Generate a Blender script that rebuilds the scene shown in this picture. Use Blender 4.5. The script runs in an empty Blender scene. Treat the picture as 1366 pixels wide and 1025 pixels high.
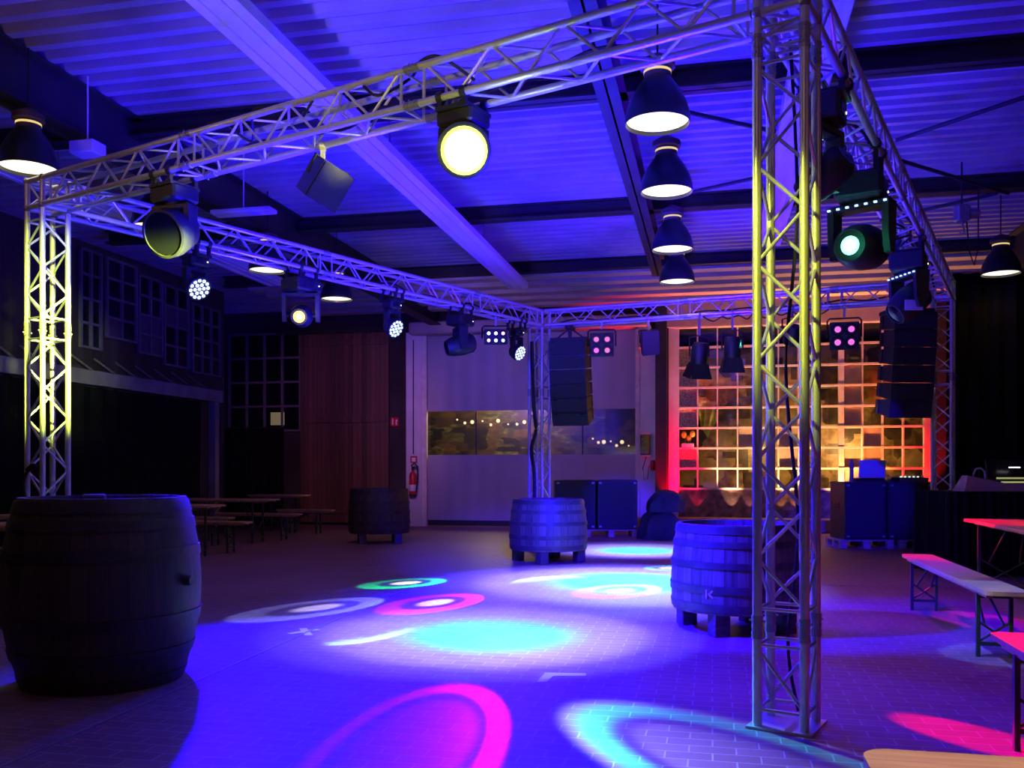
import bpy, math, random
from mathutils import Matrix, Vector
random.seed(7)
PI = math.pi
scene = bpy.context.scene
COL = scene.collection

# ------------------------------------------------------------------ camera
F, CX, HY, H = 1214.0, 683.0, 627.0, 1.28
cam_d = bpy.data.cameras.new('camera')
cam = bpy.data.objects.new('camera', cam_d)
COL.objects.link(cam)
cam.location = (0, 0, H)
cam.rotation_euler = (PI/2, 0, 0)
cam_d.sensor_width = 36.0
cam_d.lens = F/1366*36
cam_d.shift_y = (HY-512.5)/1366
cam_d.clip_start = .05
cam_d.clip_end = 200
scene.camera = cam
vs = scene.view_settings
vs.view_transform = 'Standard'
vs.look = 'None'
vs.gamma = 1
vs.exposure = 0
vs.use_curve_mapping = False

# plan axes of the hall: A runs away from the entrance, C runs across
TH = math.atan(.22)
A = (math.sin(TH), math.cos(TH))
C = (math.cos(TH), -math.sin(TH))
HALL = Matrix.Rotation(-TH, 4, 'Z')
def rc(c, a, z=0.0):
    return Vector((C[0]*c+A[0]*a, C[1]*c+A[1]*a, z))
def to_ca(x, y):
    return x*C[0]+y*C[1], x*A[0]+y*A[1]
def at_z(px, py, z):
    d = (H-z)*F/(py-HY)
    return Vector(((px-CX)/F*d, d, z))
def at_d(px, py, d):
    return Vector(((px-CX)/F*d, d, H-(py-HY)/F*d))
def at_a(px, py, a):
    k = (px-CX)/F
    d = a/(k*A[0]+A[1])
    return at_d(px, py, d)
BACK = 19.8
def bc(px, a=BACK):
    p = at_a(px, HY, a)
    return to_ca(p.x, p.y)[0]
def bz(px, py, a=BACK):
    return at_a(px, py, a).z

# ------------------------------------------------------------------ materials
def new_mat(name):
    m = bpy.data.materials.new(name)
    m.use_nodes = True
    nt = m.node_tree
    return m, nt, nt.nodes['Principled BSDF']
def N(nt, t, **kw):
    n = nt.nodes.new(t)
    for k, v in kw.items():
        setattr(n, k, v)
    return n
def ramp(nt, stops, interp='LINEAR'):
    r = N(nt, 'ShaderNodeValToRGB')
    cr = r.color_ramp
    cr.interpolation = interp
    while len(cr.elements) < len(stops):
        cr.elements.new(.5)
    for e, (p, c) in zip(cr.elements, stops):
        e.position = p
        e.color = (*c, 1) if len(c) == 3 else c
    return r
def plain(name, col, rough=.5, metal=0.0, var=.15, scale=6.0, bump=0.0, spec=.5):
    m, nt, b = new_mat(name)
    tc = N(nt, 'ShaderNodeTexCoord')
    no = N(nt, 'ShaderNodeTexNoise')
    no.inputs['Scale'].default_value = scale
    no.inputs['Detail'].default_value = 4
    nt.links.new(tc.outputs['Object'], no.inputs['Vector'])
    lo = tuple(max(0, c*(1-var)) for c in col)
    hi = tuple(min(1, c*(1+var)) for c in col)
    r = ramp(nt, [(.3, lo), (.7, hi)])
    nt.links.new(no.outputs['Fac'], r.inputs['Fac'])
    nt.links.new(r.outputs['Color'], b.inputs['Base Color'])
    b.inputs['Roughness'].default_value = rough
    b.inputs['Metallic'].default_value = metal
    b.inputs['Specular IOR Level'].default_value = spec
    if bump:
        bp = N(nt, 'ShaderNodeBump')
        bp.inputs['Strength'].default_value = bump
        bp.inputs['Distance'].default_value = .01
        nt.links.new(no.outputs['Fac'], bp.inputs['Height'])
        nt.links.new(bp.outputs['Normal'], b.inputs['Normal'])
    return m
def glow(name, col, s):
    m, nt, b = new_mat(name)
    b.inputs['Base Color'].default_value = (.02, .02, .02, 1)
    b.inputs['Emission Color'].default_value = (*col, 1)
    b.inputs['Emission Strength'].default_value = s
    return m
def wood(name, c1, c2, rough=.5, scale=(1, 14, 14), spec=.4):
    m, nt, b = new_mat(name)
    tc = N(nt, 'ShaderNodeTexCoord')
    mp = N(nt, 'ShaderNodeMapping')
    mp.inputs['Scale'].default_value = scale
    no = N(nt, 'ShaderNodeTexNoise')
    no.inputs['Scale'].default_value = 3
    no.inputs['Detail'].default_value = 6
    no.inputs['Distortion'].default_value = .6
    nt.links.new(tc.outputs['Object'], mp.inputs['Vector'])
    nt.links.new(mp.outputs['Vector'], no.inputs['Vector'])
    r = ramp(nt, [(.3, c1), (.7, c2)])
    nt.links.new(no.outputs['Fac'], r.inputs['Fac'])
    nt.links.new(r.outputs['Color'], b.inputs['Base Color'])
    b.inputs['Roughness'].default_value = rough
    b.inputs['Specular IOR Level'].default_value = spec
    bp = N(nt, 'ShaderNodeBump')
    bp.inputs['Strength'].default_value = .25
    bp.inputs['Distance'].default_value = .004
    nt.links.new(no.outputs['Fac'], bp.inputs['Height'])
    nt.links.new(bp.outputs['Normal'], b.inputs['Normal'])
    return m
def floor_mat():
    m, nt, b = new_mat('clay_pavers')
    tc = N(nt, 'ShaderNodeTexCoord')
    br = N(nt, 'ShaderNodeTexBrick')
    br.inputs['Color1'].default_value = (.20, .092, .115, 1)
    br.inputs['Color2'].default_value = (.25, .12, .145, 1)
    br.inputs['Mortar'].default_value = (.34, .27, .29, 1)
    br.inputs['Scale'].default_value = 1
    br.inputs['Mortar Size'].default_value = .0045
    br.inputs['Mortar Smooth'].default_value = .3
    br.inputs['Brick Width'].default_value = .21
    br.inputs['Row Height'].default_value = .105
    nt.links.new(tc.outputs['Object'], br.inputs['Vector'])
    no = N(nt, 'ShaderNodeTexNoise')
    no.inputs['Scale'].default_value = .9
    no.inputs['Detail'].default_value = 5
    nt.links.new(tc.outputs['Object'], no.inputs['Vector'])
    mx = N(nt, 'ShaderNodeMix', data_type='RGBA', blend_type='MULTIPLY')
    mx.inputs[0].default_value = .45
    r = ramp(nt, [(.3, (.55, .5, .5)), (.65, (1, 1, 1))])
    nt.links.new(no.outputs['Fac'], r.inputs['Fac'])
    nt.links.new(br.outputs['Color'], mx.inputs[6])
    nt.links.new(r.outputs['Color'], mx.inputs[7])
    nt.links.new(mx.outputs[2], b.inputs['Base Color'])
    b.inputs['Roughness'].default_value = .48
    b.inputs['Specular IOR Level'].default_value = .35
    n2 = N(nt, 'ShaderNodeTexNoise')
    n2.inputs['Scale'].default_value = 25
    nt.links.new(tc.outputs['Object'], n2.inputs['Vector'])
    ad = N(nt, 'ShaderNodeMath', operation='MULTIPLY_ADD')
    ad.inputs[1].default_value = .35
    nt.links.new(n2.outputs['Fac'], ad.inputs[0])
    inv = N(nt, 'ShaderNodeMath', operation='SUBTRACT')
    inv.inputs[0].default_value = 1
    nt.links.new(br.outputs['Fac'], inv.inputs[1])
    nt.links.new(inv.outputs[0], ad.inputs[2])
    bp = N(nt, 'ShaderNodeBump')
    bp.inputs['Strength'].default_value = .35
    bp.inputs['Distance'].default_value = .006
    nt.links.new(ad.outputs[0], bp.inputs['Height'])
    nt.links.new(bp.outputs['Normal'], b.inputs['Normal'])
    return m
def plank_mat(name, c1, c2, width, axis=0, rough=.6):
    """boards laid side by side along the object's own x (axis 0) or y axis"""
    m, nt, b = new_mat(name)
    tc = N(nt, 'ShaderNodeTexCoord')
    sx = N(nt, 'ShaderNodeSeparateXYZ')
    nt.links.new(tc.outputs['Object'], sx.inputs[0])
    dv = N(nt, 'ShaderNodeMath', operation='DIVIDE')
    dv.inputs[1].default_value = width
    nt.links.new(sx.outputs[axis], dv.inputs[0])
    fl = N(nt, 'ShaderNodeMath', operation='FLOOR')
    nt.links.new(dv.outputs[0], fl.inputs[0])
    wn = N(nt, 'ShaderNodeTexWhiteNoise', noise_dimensions='1D')
    nt.links.new(fl.outputs[0], wn.inputs['W'])
    mp = N(nt, 'ShaderNodeMapping')
    mp.inputs['Scale'].default_value = (12, 12, 1)
    nt.links.new(tc.outputs['Object'], mp.inputs['Vector'])
    no = N(nt, 'ShaderNodeTexNoise')
    no.inputs['Scale'].default_value = 2
    no.inputs['Detail'].default_value = 5
    nt.links.new(mp.outputs['Vector'], no.inputs['Vector'])
    ad = N(nt, 'ShaderNodeMath', operation='ADD')
    nt.links.new(wn.outputs['Value'], ad.inputs[0])
    nt.links.new(no.outputs['Fac'], ad.inputs[1])
    hf = N(nt, 'ShaderNodeMath', operation='MULTIPLY')
    hf.inputs[1].default_value = .5
    nt.links.new(ad.outputs[0], hf.inputs[0])
    r = ramp(nt, [(.2, c1), (.8, c2)])
    nt.links.new(hf.outputs[0], r.inputs['Fac'])
    fr = N(nt, 'ShaderNodeMath', operation='FRACT')
    nt.links.new(dv.outputs[0], fr.inputs[0])
    gp = N(nt, 'ShaderNodeMath', operation='GREATER_THAN')
    gp.inputs[1].default_value = .06
    nt.links.new(fr.outputs[0], gp.inputs[0])
    mx = N(nt, 'ShaderNodeMix', data_type='RGBA')
    mx.inputs[6].default_value = (.01, .006, .004, 1)
    nt.links.new(gp.outputs[0], mx.inputs[0])
    nt.links.new(r.outputs['Color'], mx.inputs[7])
    nt.links.new(mx.outputs[2], b.inputs['Base Color'])
    b.inputs['Roughness'].default_value = rough
    bp = N(nt, 'ShaderNodeBump')
    bp.inputs['Strength'].default_value = .5
    bp.inputs['Distance'].default_value = .01
    nt.links.new(gp.outputs[0], bp.inputs['Height'])
    nt.links.new(bp.outputs['Normal'], b.inputs['Normal'])
    return m
def stave_mat(name, c1, c2, n=34):
    m, nt, b = new_mat(name)
    tc = N(nt, 'ShaderNodeTexCoord')
    sx = N(nt, 'ShaderNodeSeparateXYZ')
    nt.links.new(tc.outputs['Object'], sx.inputs[0])
    at = N(nt, 'ShaderNodeMath', operation='ARCTAN2')
    nt.links.new(sx.outputs[1], at.inputs[0])
    nt.links.new(sx.outputs[0], at.inputs[1])
    ml = N(nt, 'ShaderNodeMath', operation='MULTIPLY')
    ml.inputs[1].default_value = n/(2*PI)
    nt.links.new(at.outputs[0], ml.inputs[0])
    fl = N(nt, 'ShaderNodeMath', operation='FLOOR')
    nt.links.new(ml.outputs[0], fl.inputs[0])
    wn = N(nt, 'ShaderNodeTexWhiteNoise', noise_dimensions='1D')
    nt.links.new(fl.outputs[0], wn.inputs['W'])
    mp = N(nt, 'ShaderNodeMapping')
    mp.inputs['Scale'].default_value = (16, 16, 1.2)
    nt.links.new(tc.outputs['Object'], mp.inputs['Vector'])
    no = N(nt, 'ShaderNodeTexNoise')
    no.inputs['Scale'].default_value = 2.5
    no.inputs['Detail'].default_value = 7
    nt.links.new(mp.outputs['Vector'], no.inputs['Vector'])
    ad = N(nt, 'ShaderNodeMath', operation='MULTIPLY_ADD')
    ad.inputs[1].default_value = .4
    nt.links.new(wn.outputs['Value'], ad.inputs[0])
    nt.links.new(no.outputs['Fac'], ad.inputs[2])
    r = ramp(nt, [(.35, c1), (.9, c2)])
    nt.links.new(ad.outputs[0], r.inputs['Fac'])
    fr = N(nt, 'ShaderNodeMath', operation='FRACT')
    nt.links.new(ml.outputs[0], fr.inputs[0])
    gp = N(nt, 'ShaderNodeMath', operation='GREATER_THAN')
    gp.inputs[1].default_value = .045
    nt.links.new(fr.outputs[0], gp.inputs[0])
    mx = N(nt, 'ShaderNodeMix', data_type='RGBA')
    mx.inputs[6].default_value = (.022, .016, .012, 1)
    nt.links.new(gp.outputs[0], mx.inputs[0])
    nt.links.new(r.outputs['Color'], mx.inputs[7])
    nt.links.new(mx.outputs[2], b.inputs['Base Color'])
    b.inputs['Roughness'].default_value = .55
    bp = N(nt, 'ShaderNodeBump')
    bp.inputs['Strength'].default_value = .3
    bp.inputs['Distance'].default_value = .006
    hs = N(nt, 'ShaderNodeMath', operation='MULTIPLY_ADD')
    hs.inputs[1].default_value = .4
    nt.links.new(no.outputs['Fac'], hs.inputs[0])
    nt.links.new(gp.outputs[0], hs.inputs[2])
    nt.links.new(hs.outputs[0], bp.inputs['Height'])
    nt.links.new(bp.outputs['Normal'], b.inputs['Normal'])
    return m
def cell_mat(name, stops, sx_, sz_, rough=.4):
    """patches of colour in a grid of cells, softened by noise (things seen through panes)"""
    m, nt, b = new_mat(name)
    tc = N(nt, 'ShaderNodeTexCoord')
    mp = N(nt, 'ShaderNodeMapping')
    mp.inputs['Scale'].default_value = (sx_, 1, sz_)
    nt.links.new(tc.outputs['Object'], mp.inputs['Vector'])
    vo = N(nt, 'ShaderNodeTexVoronoi', distance='CHEBYCHEV')
    vo.inputs['Scale'].default_value = 1
    nt.links.new(mp.outputs['Vector'], vo.inputs['Vector'])
    no = N(nt, 'ShaderNodeTexNoise')
    no.inputs['Scale'].default_value = 2.2
    no.inputs['Detail'].default_value = 6
    nt.links.new(mp.outputs['Vector'], no.inputs['Vector'])
    sp = N(nt, 'ShaderNodeSeparateColor')
    nt.links.new(vo.outputs['Color'], sp.inputs[0])
    ad = N(nt, 'ShaderNodeMath', operation='MULTIPLY_ADD')
    ad.inputs[1].default_value = .6
    nt.links.new(sp.outputs[0], ad.inputs[0])
    m2 = N(nt, 'ShaderNodeMath', operation='MULTIPLY')
    m2.inputs[1].default_value = .5
    nt.links.new(no.outputs['Fac'], m2.inputs[0])
    nt.links.new(m2.outputs[0], ad.inputs[2])
    r = ramp(nt, stops)
    nt.links.new(ad.outputs[0], r.inputs['Fac'])
    nt.links.new(r.outputs['Color'], b.inputs['Base Color'])
    b.inputs['Roughness'].default_value = rough
    return m
def glass_mat(name, tint=(.9, .9, .9), refl=.12, rough=.05):
    m, nt, b = new_mat(name)
    nt.nodes.remove(b)
    out = [n for n in nt.nodes if n.type == 'OUTPUT_MATERIAL'][0]
    tr = N(nt, 'ShaderNodeBsdfTransparent')
    tr.inputs['Color'].default_value = (*tint, 1)
    gl = N(nt, 'ShaderNodeBsdfGlossy')
    gl.inputs['Roughness'].default_value = rough
    mx = N(nt, 'ShaderNodeMixShader')
    mx.inputs[0].default_value = refl
    nt.links.new(tr.outputs[0], mx.inputs[1])
    nt.links.new(gl.outputs[0], mx.inputs[2])
    nt.links.new(mx.outputs[0], out.inputs[0])
    return m

M = {}
M['floor'] = floor_mat()
M['alu'] = plain('brushed_aluminium', (.62, .62, .60), .36, .55, .06, 20)
M['steel'] = plain('dull_steel', (.35, .35, .36), .4, .7, .1, 20)
M['ceiling'] = plain('painted_sheet_steel', (.30, .27, .30), .5, 0, .35, .8)
M['white_duct'] = plain('white_sheet_metal', (.62, .60, .64), .45, 0, .06, 3)
M['dark_steel'] = plain('dark_painted_steel', (.018, .016, .015), .6, 0, .3, 4)
M['black'] = plain('black_powder_coat', (.012, .012, .013), .5, 0, .3, 12)
M['black_gloss'] = plain('black_plastic', (.014, .014, .015), .25, 0, .2, 10)
M['grille'] = plain('black_steel_grille', (.02, .02, .022), .55, .2, .5, 160, .5)
M['cable'] = plain('black_rubber_cable', (.008, .008, .008), .6)
M['curtain'] = plain('black_molton_cloth', (.006, .006, .007), .95, 0, .4, 2, 0, .05)
M['skirt'] = plain('black_table_skirt', (.010, .010, .013), .85, 0, .4, 2, 0, .1)
M['tarp'] = plain('dark_cover_cloth', (.035, .035, .05), .7, 0, .3, 3, .3, .2)
M['wall'] = plain('dark_plaster', (.045, .035, .035), .85, 0, .35, 1.2, .3, .1)
M['beige'] = plain('pale_painted_plaster', (.42, .34, .30), .7, 0, .12, 2)
M['timber_wall'] = plank_mat('dark_timber_boards', (.02, .013, .012), (.05, .035, .032), .22, 1)
M['door_wood'] = plank_mat('brown_door_boards', (.055, .025, .018), (.15, .065, .042), .11, 0)
M['door_cloth'] = plain('grey_pvc_curtain', (.36, .33, .36), .5, 0, .12, .7)
M['white_frame'] = plain('white_lacquered_steel', (.55, .53, .55), .45, 0, .08, 3)
M['muntin'] = plain('pale_painted_muntin', (.62, .56, .50), .5, 0, .12, 8)
M['reveal'] = plain('white_window_reveal', (.60, .55, .55), .6, 0, .1, 3)
M['stone'] = plain('rough_stone', (.2, .15, .14), .8, 0, .6, 7, 1.0)
M['plinth'] = plain('grey_concrete_ledge', (.22, .2, .22), .7, 0, .25, 4)
M['dark_frame'] = plain('dark_window_frame', (.12, .10, .11), .6, 0, .2, 6)
M['barrel_dark'] = stave_mat('dark_oak_staves', (.028, .018, .011), (.085, .055, .032))
M['barrel'] = stave_mat('oak_staves', (.06, .045, .04), (.17, .135, .115))
M['barrel_lid'] = wood('oak_lid', (.04, .025, .015), (.12, .08, .05))
M['hoop'] = plain('rusty_hoop_iron', (.055, .042, .034), .5, .3, .4, 10)
M['hoop_pale'] = plain('dark_hoop_iron', (.075, .065, .065), .45, .3, .3, 10)
M['post_wood'] = wood('weathered_post', (.05, .04, .035), (.14, .11, .10))
M['table_wood'] = wood('varnished_spruce', (.40, .22, .085), (.62, .38, .16), .35, (1.2, 16, 16))
M['leg_green'] = plain('green_powder_coat', (.02, .045, .03), .45)
M['pallet'] = wood('pallet_pine', (.28, .2, .14), (.5, .38, .27), .7)
M['red'] = plain('red_enamel', (.5, .015, .012), .3)
M['white'] = plain('white_plastic', (.7, .7, .7), .4, 0, .03)
M['canopy'] = plain('weathered_grey_boards', (.16, .14, .14), .7, 0, .3, 3)
M['beige_cloth'] = plain('beige_dust_cover', (.5, .33, .25), .8, 0, .1, 4)
M['laptop'] = plain('silver_laptop_lid', (.45, .45, .5), .35, .3, .04)
M['lamp_green'] = plain('dark_green_enamel', (.012, .02, .018), .3, 0, .2, 6)
M['lamp_white'] = plain('white_enamel', (.75, .73, .68), .4, 0, .05)
M['lamp_cap'] = plain('rusty_lamp_cap', (.10, .06, .05), .5, .2, .3, 10)
M['warm_lens'] = glow('warm_lamp_glass', (1, .84, .60), 1.9)
M['amber_lens'] = glow('amber_lamp_glass', (1, .72, .25), .9)
M['yellow_lens'] = glow('yellow_green_lens', (.80, 1, .10), 2.2)
M['hot_core'] = glow('hot_white_core', (1, 1, .75), 6)
M['gold_lens'] = glow('golden_lens', (1, .74, .05), 2.6)
M['blue_lens'] = glow('blue_white_led', (.40, .50, 1), 3)
M['green_lens'] = glow('mint_green_lens', (.22, 1, .70), 3.5)
M['pink_lens'] = glow('pink_cell', (1, .22, .5), 1.0)
M['magenta_lens'] = glow('magenta_cell', (1, .16, .75), 1.1)
M['cell_w'] = glow('white_cell', (.95, .85, 1), 3)
M['cell_c'] = glow('cyan_white_cell', (.6, 1, 1), 3)
M['cell_p'] = glow('rosy_cell', (1, .55, .8), 2.4)
M['cell_b'] = glow('pale_blue_cell', (.55, .75, 1), 2.4)
M['led_white'] = glow('white_status_led', (.85, 1, .9), 3)
M['led_blue'] = glow('blue_strip_led', (.2, .35, 1), 5)
M['key_glow'] = glow('lit_yellow_keys', (.75, .75, .3), .45)
M['led_red'] = glow('small_red_led', (1, .1, .2), .7)
M['tape'] = plain('white_floor_mark', (.62, .6, .6), .6, 0, .1, 8)
M['rail'] = plain('worn_steel_strip', (.22, .21, .24), .45, .4, .2, 10)
M['glass'] = glass_mat('clear_glass', (.95, .95, .93), .10, .04)
M['dark_glass'] = plain('dark_night_glass', (.006, .007, .010), .12, 0, .4, 2)
M['boarded'] = plain('boarded_pane', (.06, .035, .06), .7, 0, .3, 3)
M['pvc_glass'] = glass_mat('clear_pvc', (.85, .83, .78), .05, .22)
M['leaf'] = plain('yellow_green_leaf', (.32, .42, .05), .5, 0, .3, 8)
M['yellow_fruit'] = plain('yellow_petals', (.75, .6, .03), .5, 0, .15, 8)
M['pebbled'] = plain('pebbled_glass', (.30, .22, .14), .35, 0, .8, 55, .9)
M['backdrop'] = cell_mat('shelves_beyond', [(.2, (.010, .008, .007)), (.4, (.08, .05, .025)), (.55, (.25, .19, .06)),
                                          (.7, (.42, .30, .13)), (.85, (.12, .05, .03))], 2.3, 2.3)
M['yard'] = cell_mat('night_yard', [(.3, (.004, .004, .004)), (.55, (.06, .035, .012)), (.7, (.12, .075, .02)),
                                    (.8, (.02, .04, .01)), (.95, (.25, .2, .08))], 2.2, 5.0, .8)

# ------------------------------------------------------------------ mesh builder
def rot_to(d):
    d = Vector(d).normalized()
    return d.to_track_quat('Z', 'Y').to_matrix()
class MB:
    def __init__(self):
        self.v, self.f, self.s, self.mi = [], [], [], []
        self.cur = 0
    def add(self, vs_, fs, smooth=False, mx=None):
        o = len(self.v)
        for p in vs_:
            p = Vector(p)
            self.v.append(tuple(mx @ p) if mx is not None else tuple(p))
        for f in fs:
            self.f.append([i+o for i in f])
            self.s.append(smooth)
            self.mi.append(self.cur)
        return self
    def box(self, c, size, mx=None, ch=0.0):
        x, y, z = (s/2 for s in size)
        cx, cy, cz = c
        if ch <= 0:
            vs_ = [(cx+sx*x, cy+sy*y, cz+sz*z) for sx in (-1, 1) for sy in (-1, 1) for sz in (-1, 1)]
            fs = [(0, 1, 3, 2), (4, 6, 7, 5), (0, 4, 5, 1), (2, 3, 7, 6), (0, 2, 6, 4), (1, 5, 7, 3)]
            return self.add(vs_, fs, False, mx)
        # chamfered vertical edges + chamfered top and bottom
        def ring(ix, iy, zz, k):
            a, b = ix, iy
            return [(cx+a-k, cy+b, zz), (cx-a+k, cy+b, zz), (cx-a, cy+b-k, zz), (cx-a, cy-b+k, zz),
                    (cx-a+k, cy-b, zz), (cx+a-k, cy-b, zz), (cx+a, cy-b+k, zz), (cx+a, cy+b-k, zz)]
        rs = [ring(x-ch, y-ch, cz-z, ch*.5), ring(x, y, cz-z+ch, ch), ring(x, y, cz+z-ch, ch), ring(x-ch, y-ch, cz+z, ch*.5)]
        vs_ = [p for r in rs for p in r]
        fs = []
        for i in range(3):
            for j in range(8):
                a, b = i*8+j, i*8+(j+1) % 8
                fs.append((a, b, b+8, a+8))
        fs.append(tuple(reversed(range(8))))
        fs.append(tuple(range(24, 32)))
        return self.add(vs_, fs, False, mx)
    def tube(self, p0, p1, r, n=8, mx=None, r1=None, caps=True):
        p0, p1 = Vector(p0), Vector(p1)
        R = rot_to(p1-p0)
        r1 = r if r1 is None else r1
        vs_ = []
        for p, rr in ((p0, r), (p1, r1)):
            for i in range(n):
                t = 2*PI*i/n
                vs_.append(p + R @ Vector((rr*math.cos(t), rr*math.sin(t), 0)))
        fs = [(i, (i+1) % n, n+(i+1) % n, n+i) for i in range(n)]
        self.add(vs_, fs, True, mx)
        if caps:
            self.add(vs_[:n], [tuple(reversed(range(n)))], False, mx)
            self.add(vs_[n:], [tuple(range(n))], False, mx)
        return self
    def path(self, pts, r, n=6, mx=None):
        pts = [Vector(p) for p in pts]
        vs_, m = [], len(pts)
        for k, p in enumerate(pts):
            d = pts[min(k+1, m-1)] - pts[max(k-1, 0)]
            R = rot_to(d) if d.length > 1e-9 else Matrix.Identity(3)
            up = R @ Vector((1, 0, 0))
            if k and abs(up.dot(pu)) < .2:
                pass
            pu = up
            for i in range(n):
                t = 2*PI*i/n
                vs_.append(p + R @ Vector((r*math.cos(t), r*math.sin(t), 0)))
        fs = []
        for k in range(m-1):
            for i in range(n):
                a, b = k*n+i, k*n+(i+1) % n
                fs.append((a, b, b+n, a+n))
        fs.append(tuple(reversed(range(n))))
        fs.append(tuple(range((m-1)*n, m*n)))
        return self.add(vs_, fs, True, mx)
    def lathe(self, prof, n=24, mx=None, smooth=True, closed=False, cap=True):
        """prof: (radius, z) pairs turned about z"""
        vs_ = []
        for r, z in prof:
            for i in range(n):
                t = 2*PI*i/n
                vs_.append((r*math.cos(t), r*math.sin(t), z))
        fs = []
        m = len(prof)
        for k in range(m if closed else m-1):
            for i in range(n):
                a, b = k*n+i, k*n+(i+1) % n
                k2 = (k+1) % m
                fs.append((a, b, k2*n+(i+1) % n, k2*n+i))
        if not closed and cap:
            if prof[0][0] > 1e-6:
                fs.append(tuple(reversed(range(n))))
            if prof[-1][0] > 1e-6:
                fs.append(tuple(range((m-1)*n, m*n)))
        return self.add(vs_, fs, smooth, mx)
    def prism(self, poly, h, mx=None):
        """polygon in xy extruded from z=0 to h"""
        n = len(poly)
        vs_ = [(x, y, 0) for x, y in poly] + [(x, y, h) for x, y in poly]
        fs = [(i, (i+1) % n, n+(i+1) % n, n+i) for i in range(n)]
        fs += [tuple(reversed(range(n))), tuple(range(n, 2*n))]
        return self.add(vs_, fs, False, mx)
    def ball(self, c, r, n=12, mx=None, sq=(1, 1, 1)):
        prof = [(max(1e-7, math.sin(PI*k/n))*r, -math.cos(PI*k/n)*r) for k in range(n+1)]
        T = Matrix.Translation(c) @ Matrix.Diagonal((*sq, 1))
        return self.lathe(prof, n*2, T if mx is None else mx @ T)
    def build(self, name, mat, parent=None, loc=None, label=None):
        me = bpy.data.meshes.new(name)
        me.from_pydata(self.v, [], self.f)
        for m_ in (mat if isinstance(mat, (list, tuple)) else [mat]):
            me.materials.append(m_)
        me.polygons.foreach_set('use_smooth', self.s)
        me.polygons.foreach_set('material_index', self.mi)
        me.validate()
        me.update()
        # sharp creases keep flat areas crisp on lathes
        o = bpy.data.objects.new(name, me)
        COL.objects.link(o)
        if any(self.s):
            me.set_sharp_from_angle(angle=math.radians(38))
        if parent is not None:
            o.parent = parent
        if loc is not None:
            if isinstance(loc, Matrix):
                o.matrix_local = loc
            else:
                o.location = loc
        if label:
            o['label'] = label
        return o

def tag(o, label, cat, group=None, kind=None):
    o['label'] = label
    o['category'] = cat
    if group:
        o['group'] = group
    if kind:
        o['kind'] = kind
    return o
def thing(name, mx, label, cat, group=None, kind=None):
    o = bpy.data.objects.new(name, None)
    COL.objects.link(o)
    o.empty_display_size = .1
    o.matrix_world = mx if isinstance(mx, Matrix) else Matrix.Translation(mx)
    return tag(o, label, cat, group, kind)
def copy_tree(o, mx, label):
    c = o.copy()
    COL.objects.link(c)
    c.matrix_world = mx if isinstance(mx, Matrix) else Matrix.Translation(mx)
    c['label'] = label
    for ch in list(o.children):
        d = ch.copy()
        COL.objects.link(d)
        d.parent = c
        for g in list(ch.children):
            e = g.copy()
            COL.objects.link(e)
            e.parent = d
    return c
def T(x, y=0, z=0):
    return Matrix.Translation((x, y, z) if not isinstance(x, Vector) else x)
def RZ(t):
    return Matrix.Rotation(t, 4, 'Z')
def hall(c, a, z=0):
    return T(rc(c, a, z)) @ HALL

# ------------------------------------------------------------------ room shell
CEIL = 5.0
def struct(o, label, cat):
    return tag(o, label, cat, None, 'structure')
mb = MB()
mb.box((-2.5, 9.5, -.1), (23, 24, .2))
struct(mb.build('floor', M['floor'], None, HALL), 'red brown clay paver floor under the coloured spotlights', 'floor')
# corrugated steel ceiling: trapezoid ribs running across the hall
mb = MB()
prof = []
a = -2.6
while a < 20.0:
    prof += [(a, CEIL), (a+.09, CEIL), (a+.12, CEIL+.10), (a+.22, CEIL+.10)]
    a += .25
vs_ = [(c, p[0], p[1]) for p in prof for c in (-14, 9)]
fs = [(2*i, 2*i+1, 2*i+3, 2*i+2) for i in range(len(prof)-1)]
mb.add(vs_, fs)
struct(mb.build('ceiling', M['ceiling'], None, HALL), 'ribbed sheet steel ceiling washed in blue light', 'ceiling')
mb = MB(); mb.box((-2.5, 8.6, CEIL+.25), (23, 23, .1))
struct(mb.build('ceiling', M['dark_steel'], None, HALL), 'roof deck above the ribbed ceiling sheets', 'ceiling')

# back wall with the two openings left free
dl, dr = bc(566), bc(851)           # roller door opening
wl, wr = bc(892), bc(1243)          # glass wall opening
dtop = bz(700, 440)
wtop = bz(1000, 434)
wbot = bz(950, 690)
mb = MB()
def wallpanel(mb, c0, c1, z0, z1, a=BACK, t=.25):
    mb.box(((c0+c1)/2, a+t/2, (z0+z1)/2), (c1-c0, t, z1-z0))
wallpanel(mb, -13.5, dl, 0, CEIL)
wallpanel(mb, dl, dr, dtop, CEIL)
wallpanel(mb, dr, wl, 0, CEIL)
wallpanel(mb, wr, 8.5, 0, CEIL)
wallpanel(mb, wl, wr, 0, .02)
struct(mb.build('wall_back', M['wall'], None, HALL), 'dark plaster back wall behind the roller door and glass wall', 'wall')
mb = MB(); mb.box(((wl+wr)/2, BACK-.03, (wtop+CEIL)/2), (wr-wl+.1, .08, CEIL-wtop))
struct(mb.build('trim_1', M['beige'], None, HALL), 'pale lintel above the gridded glass wall', 'trim')
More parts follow.
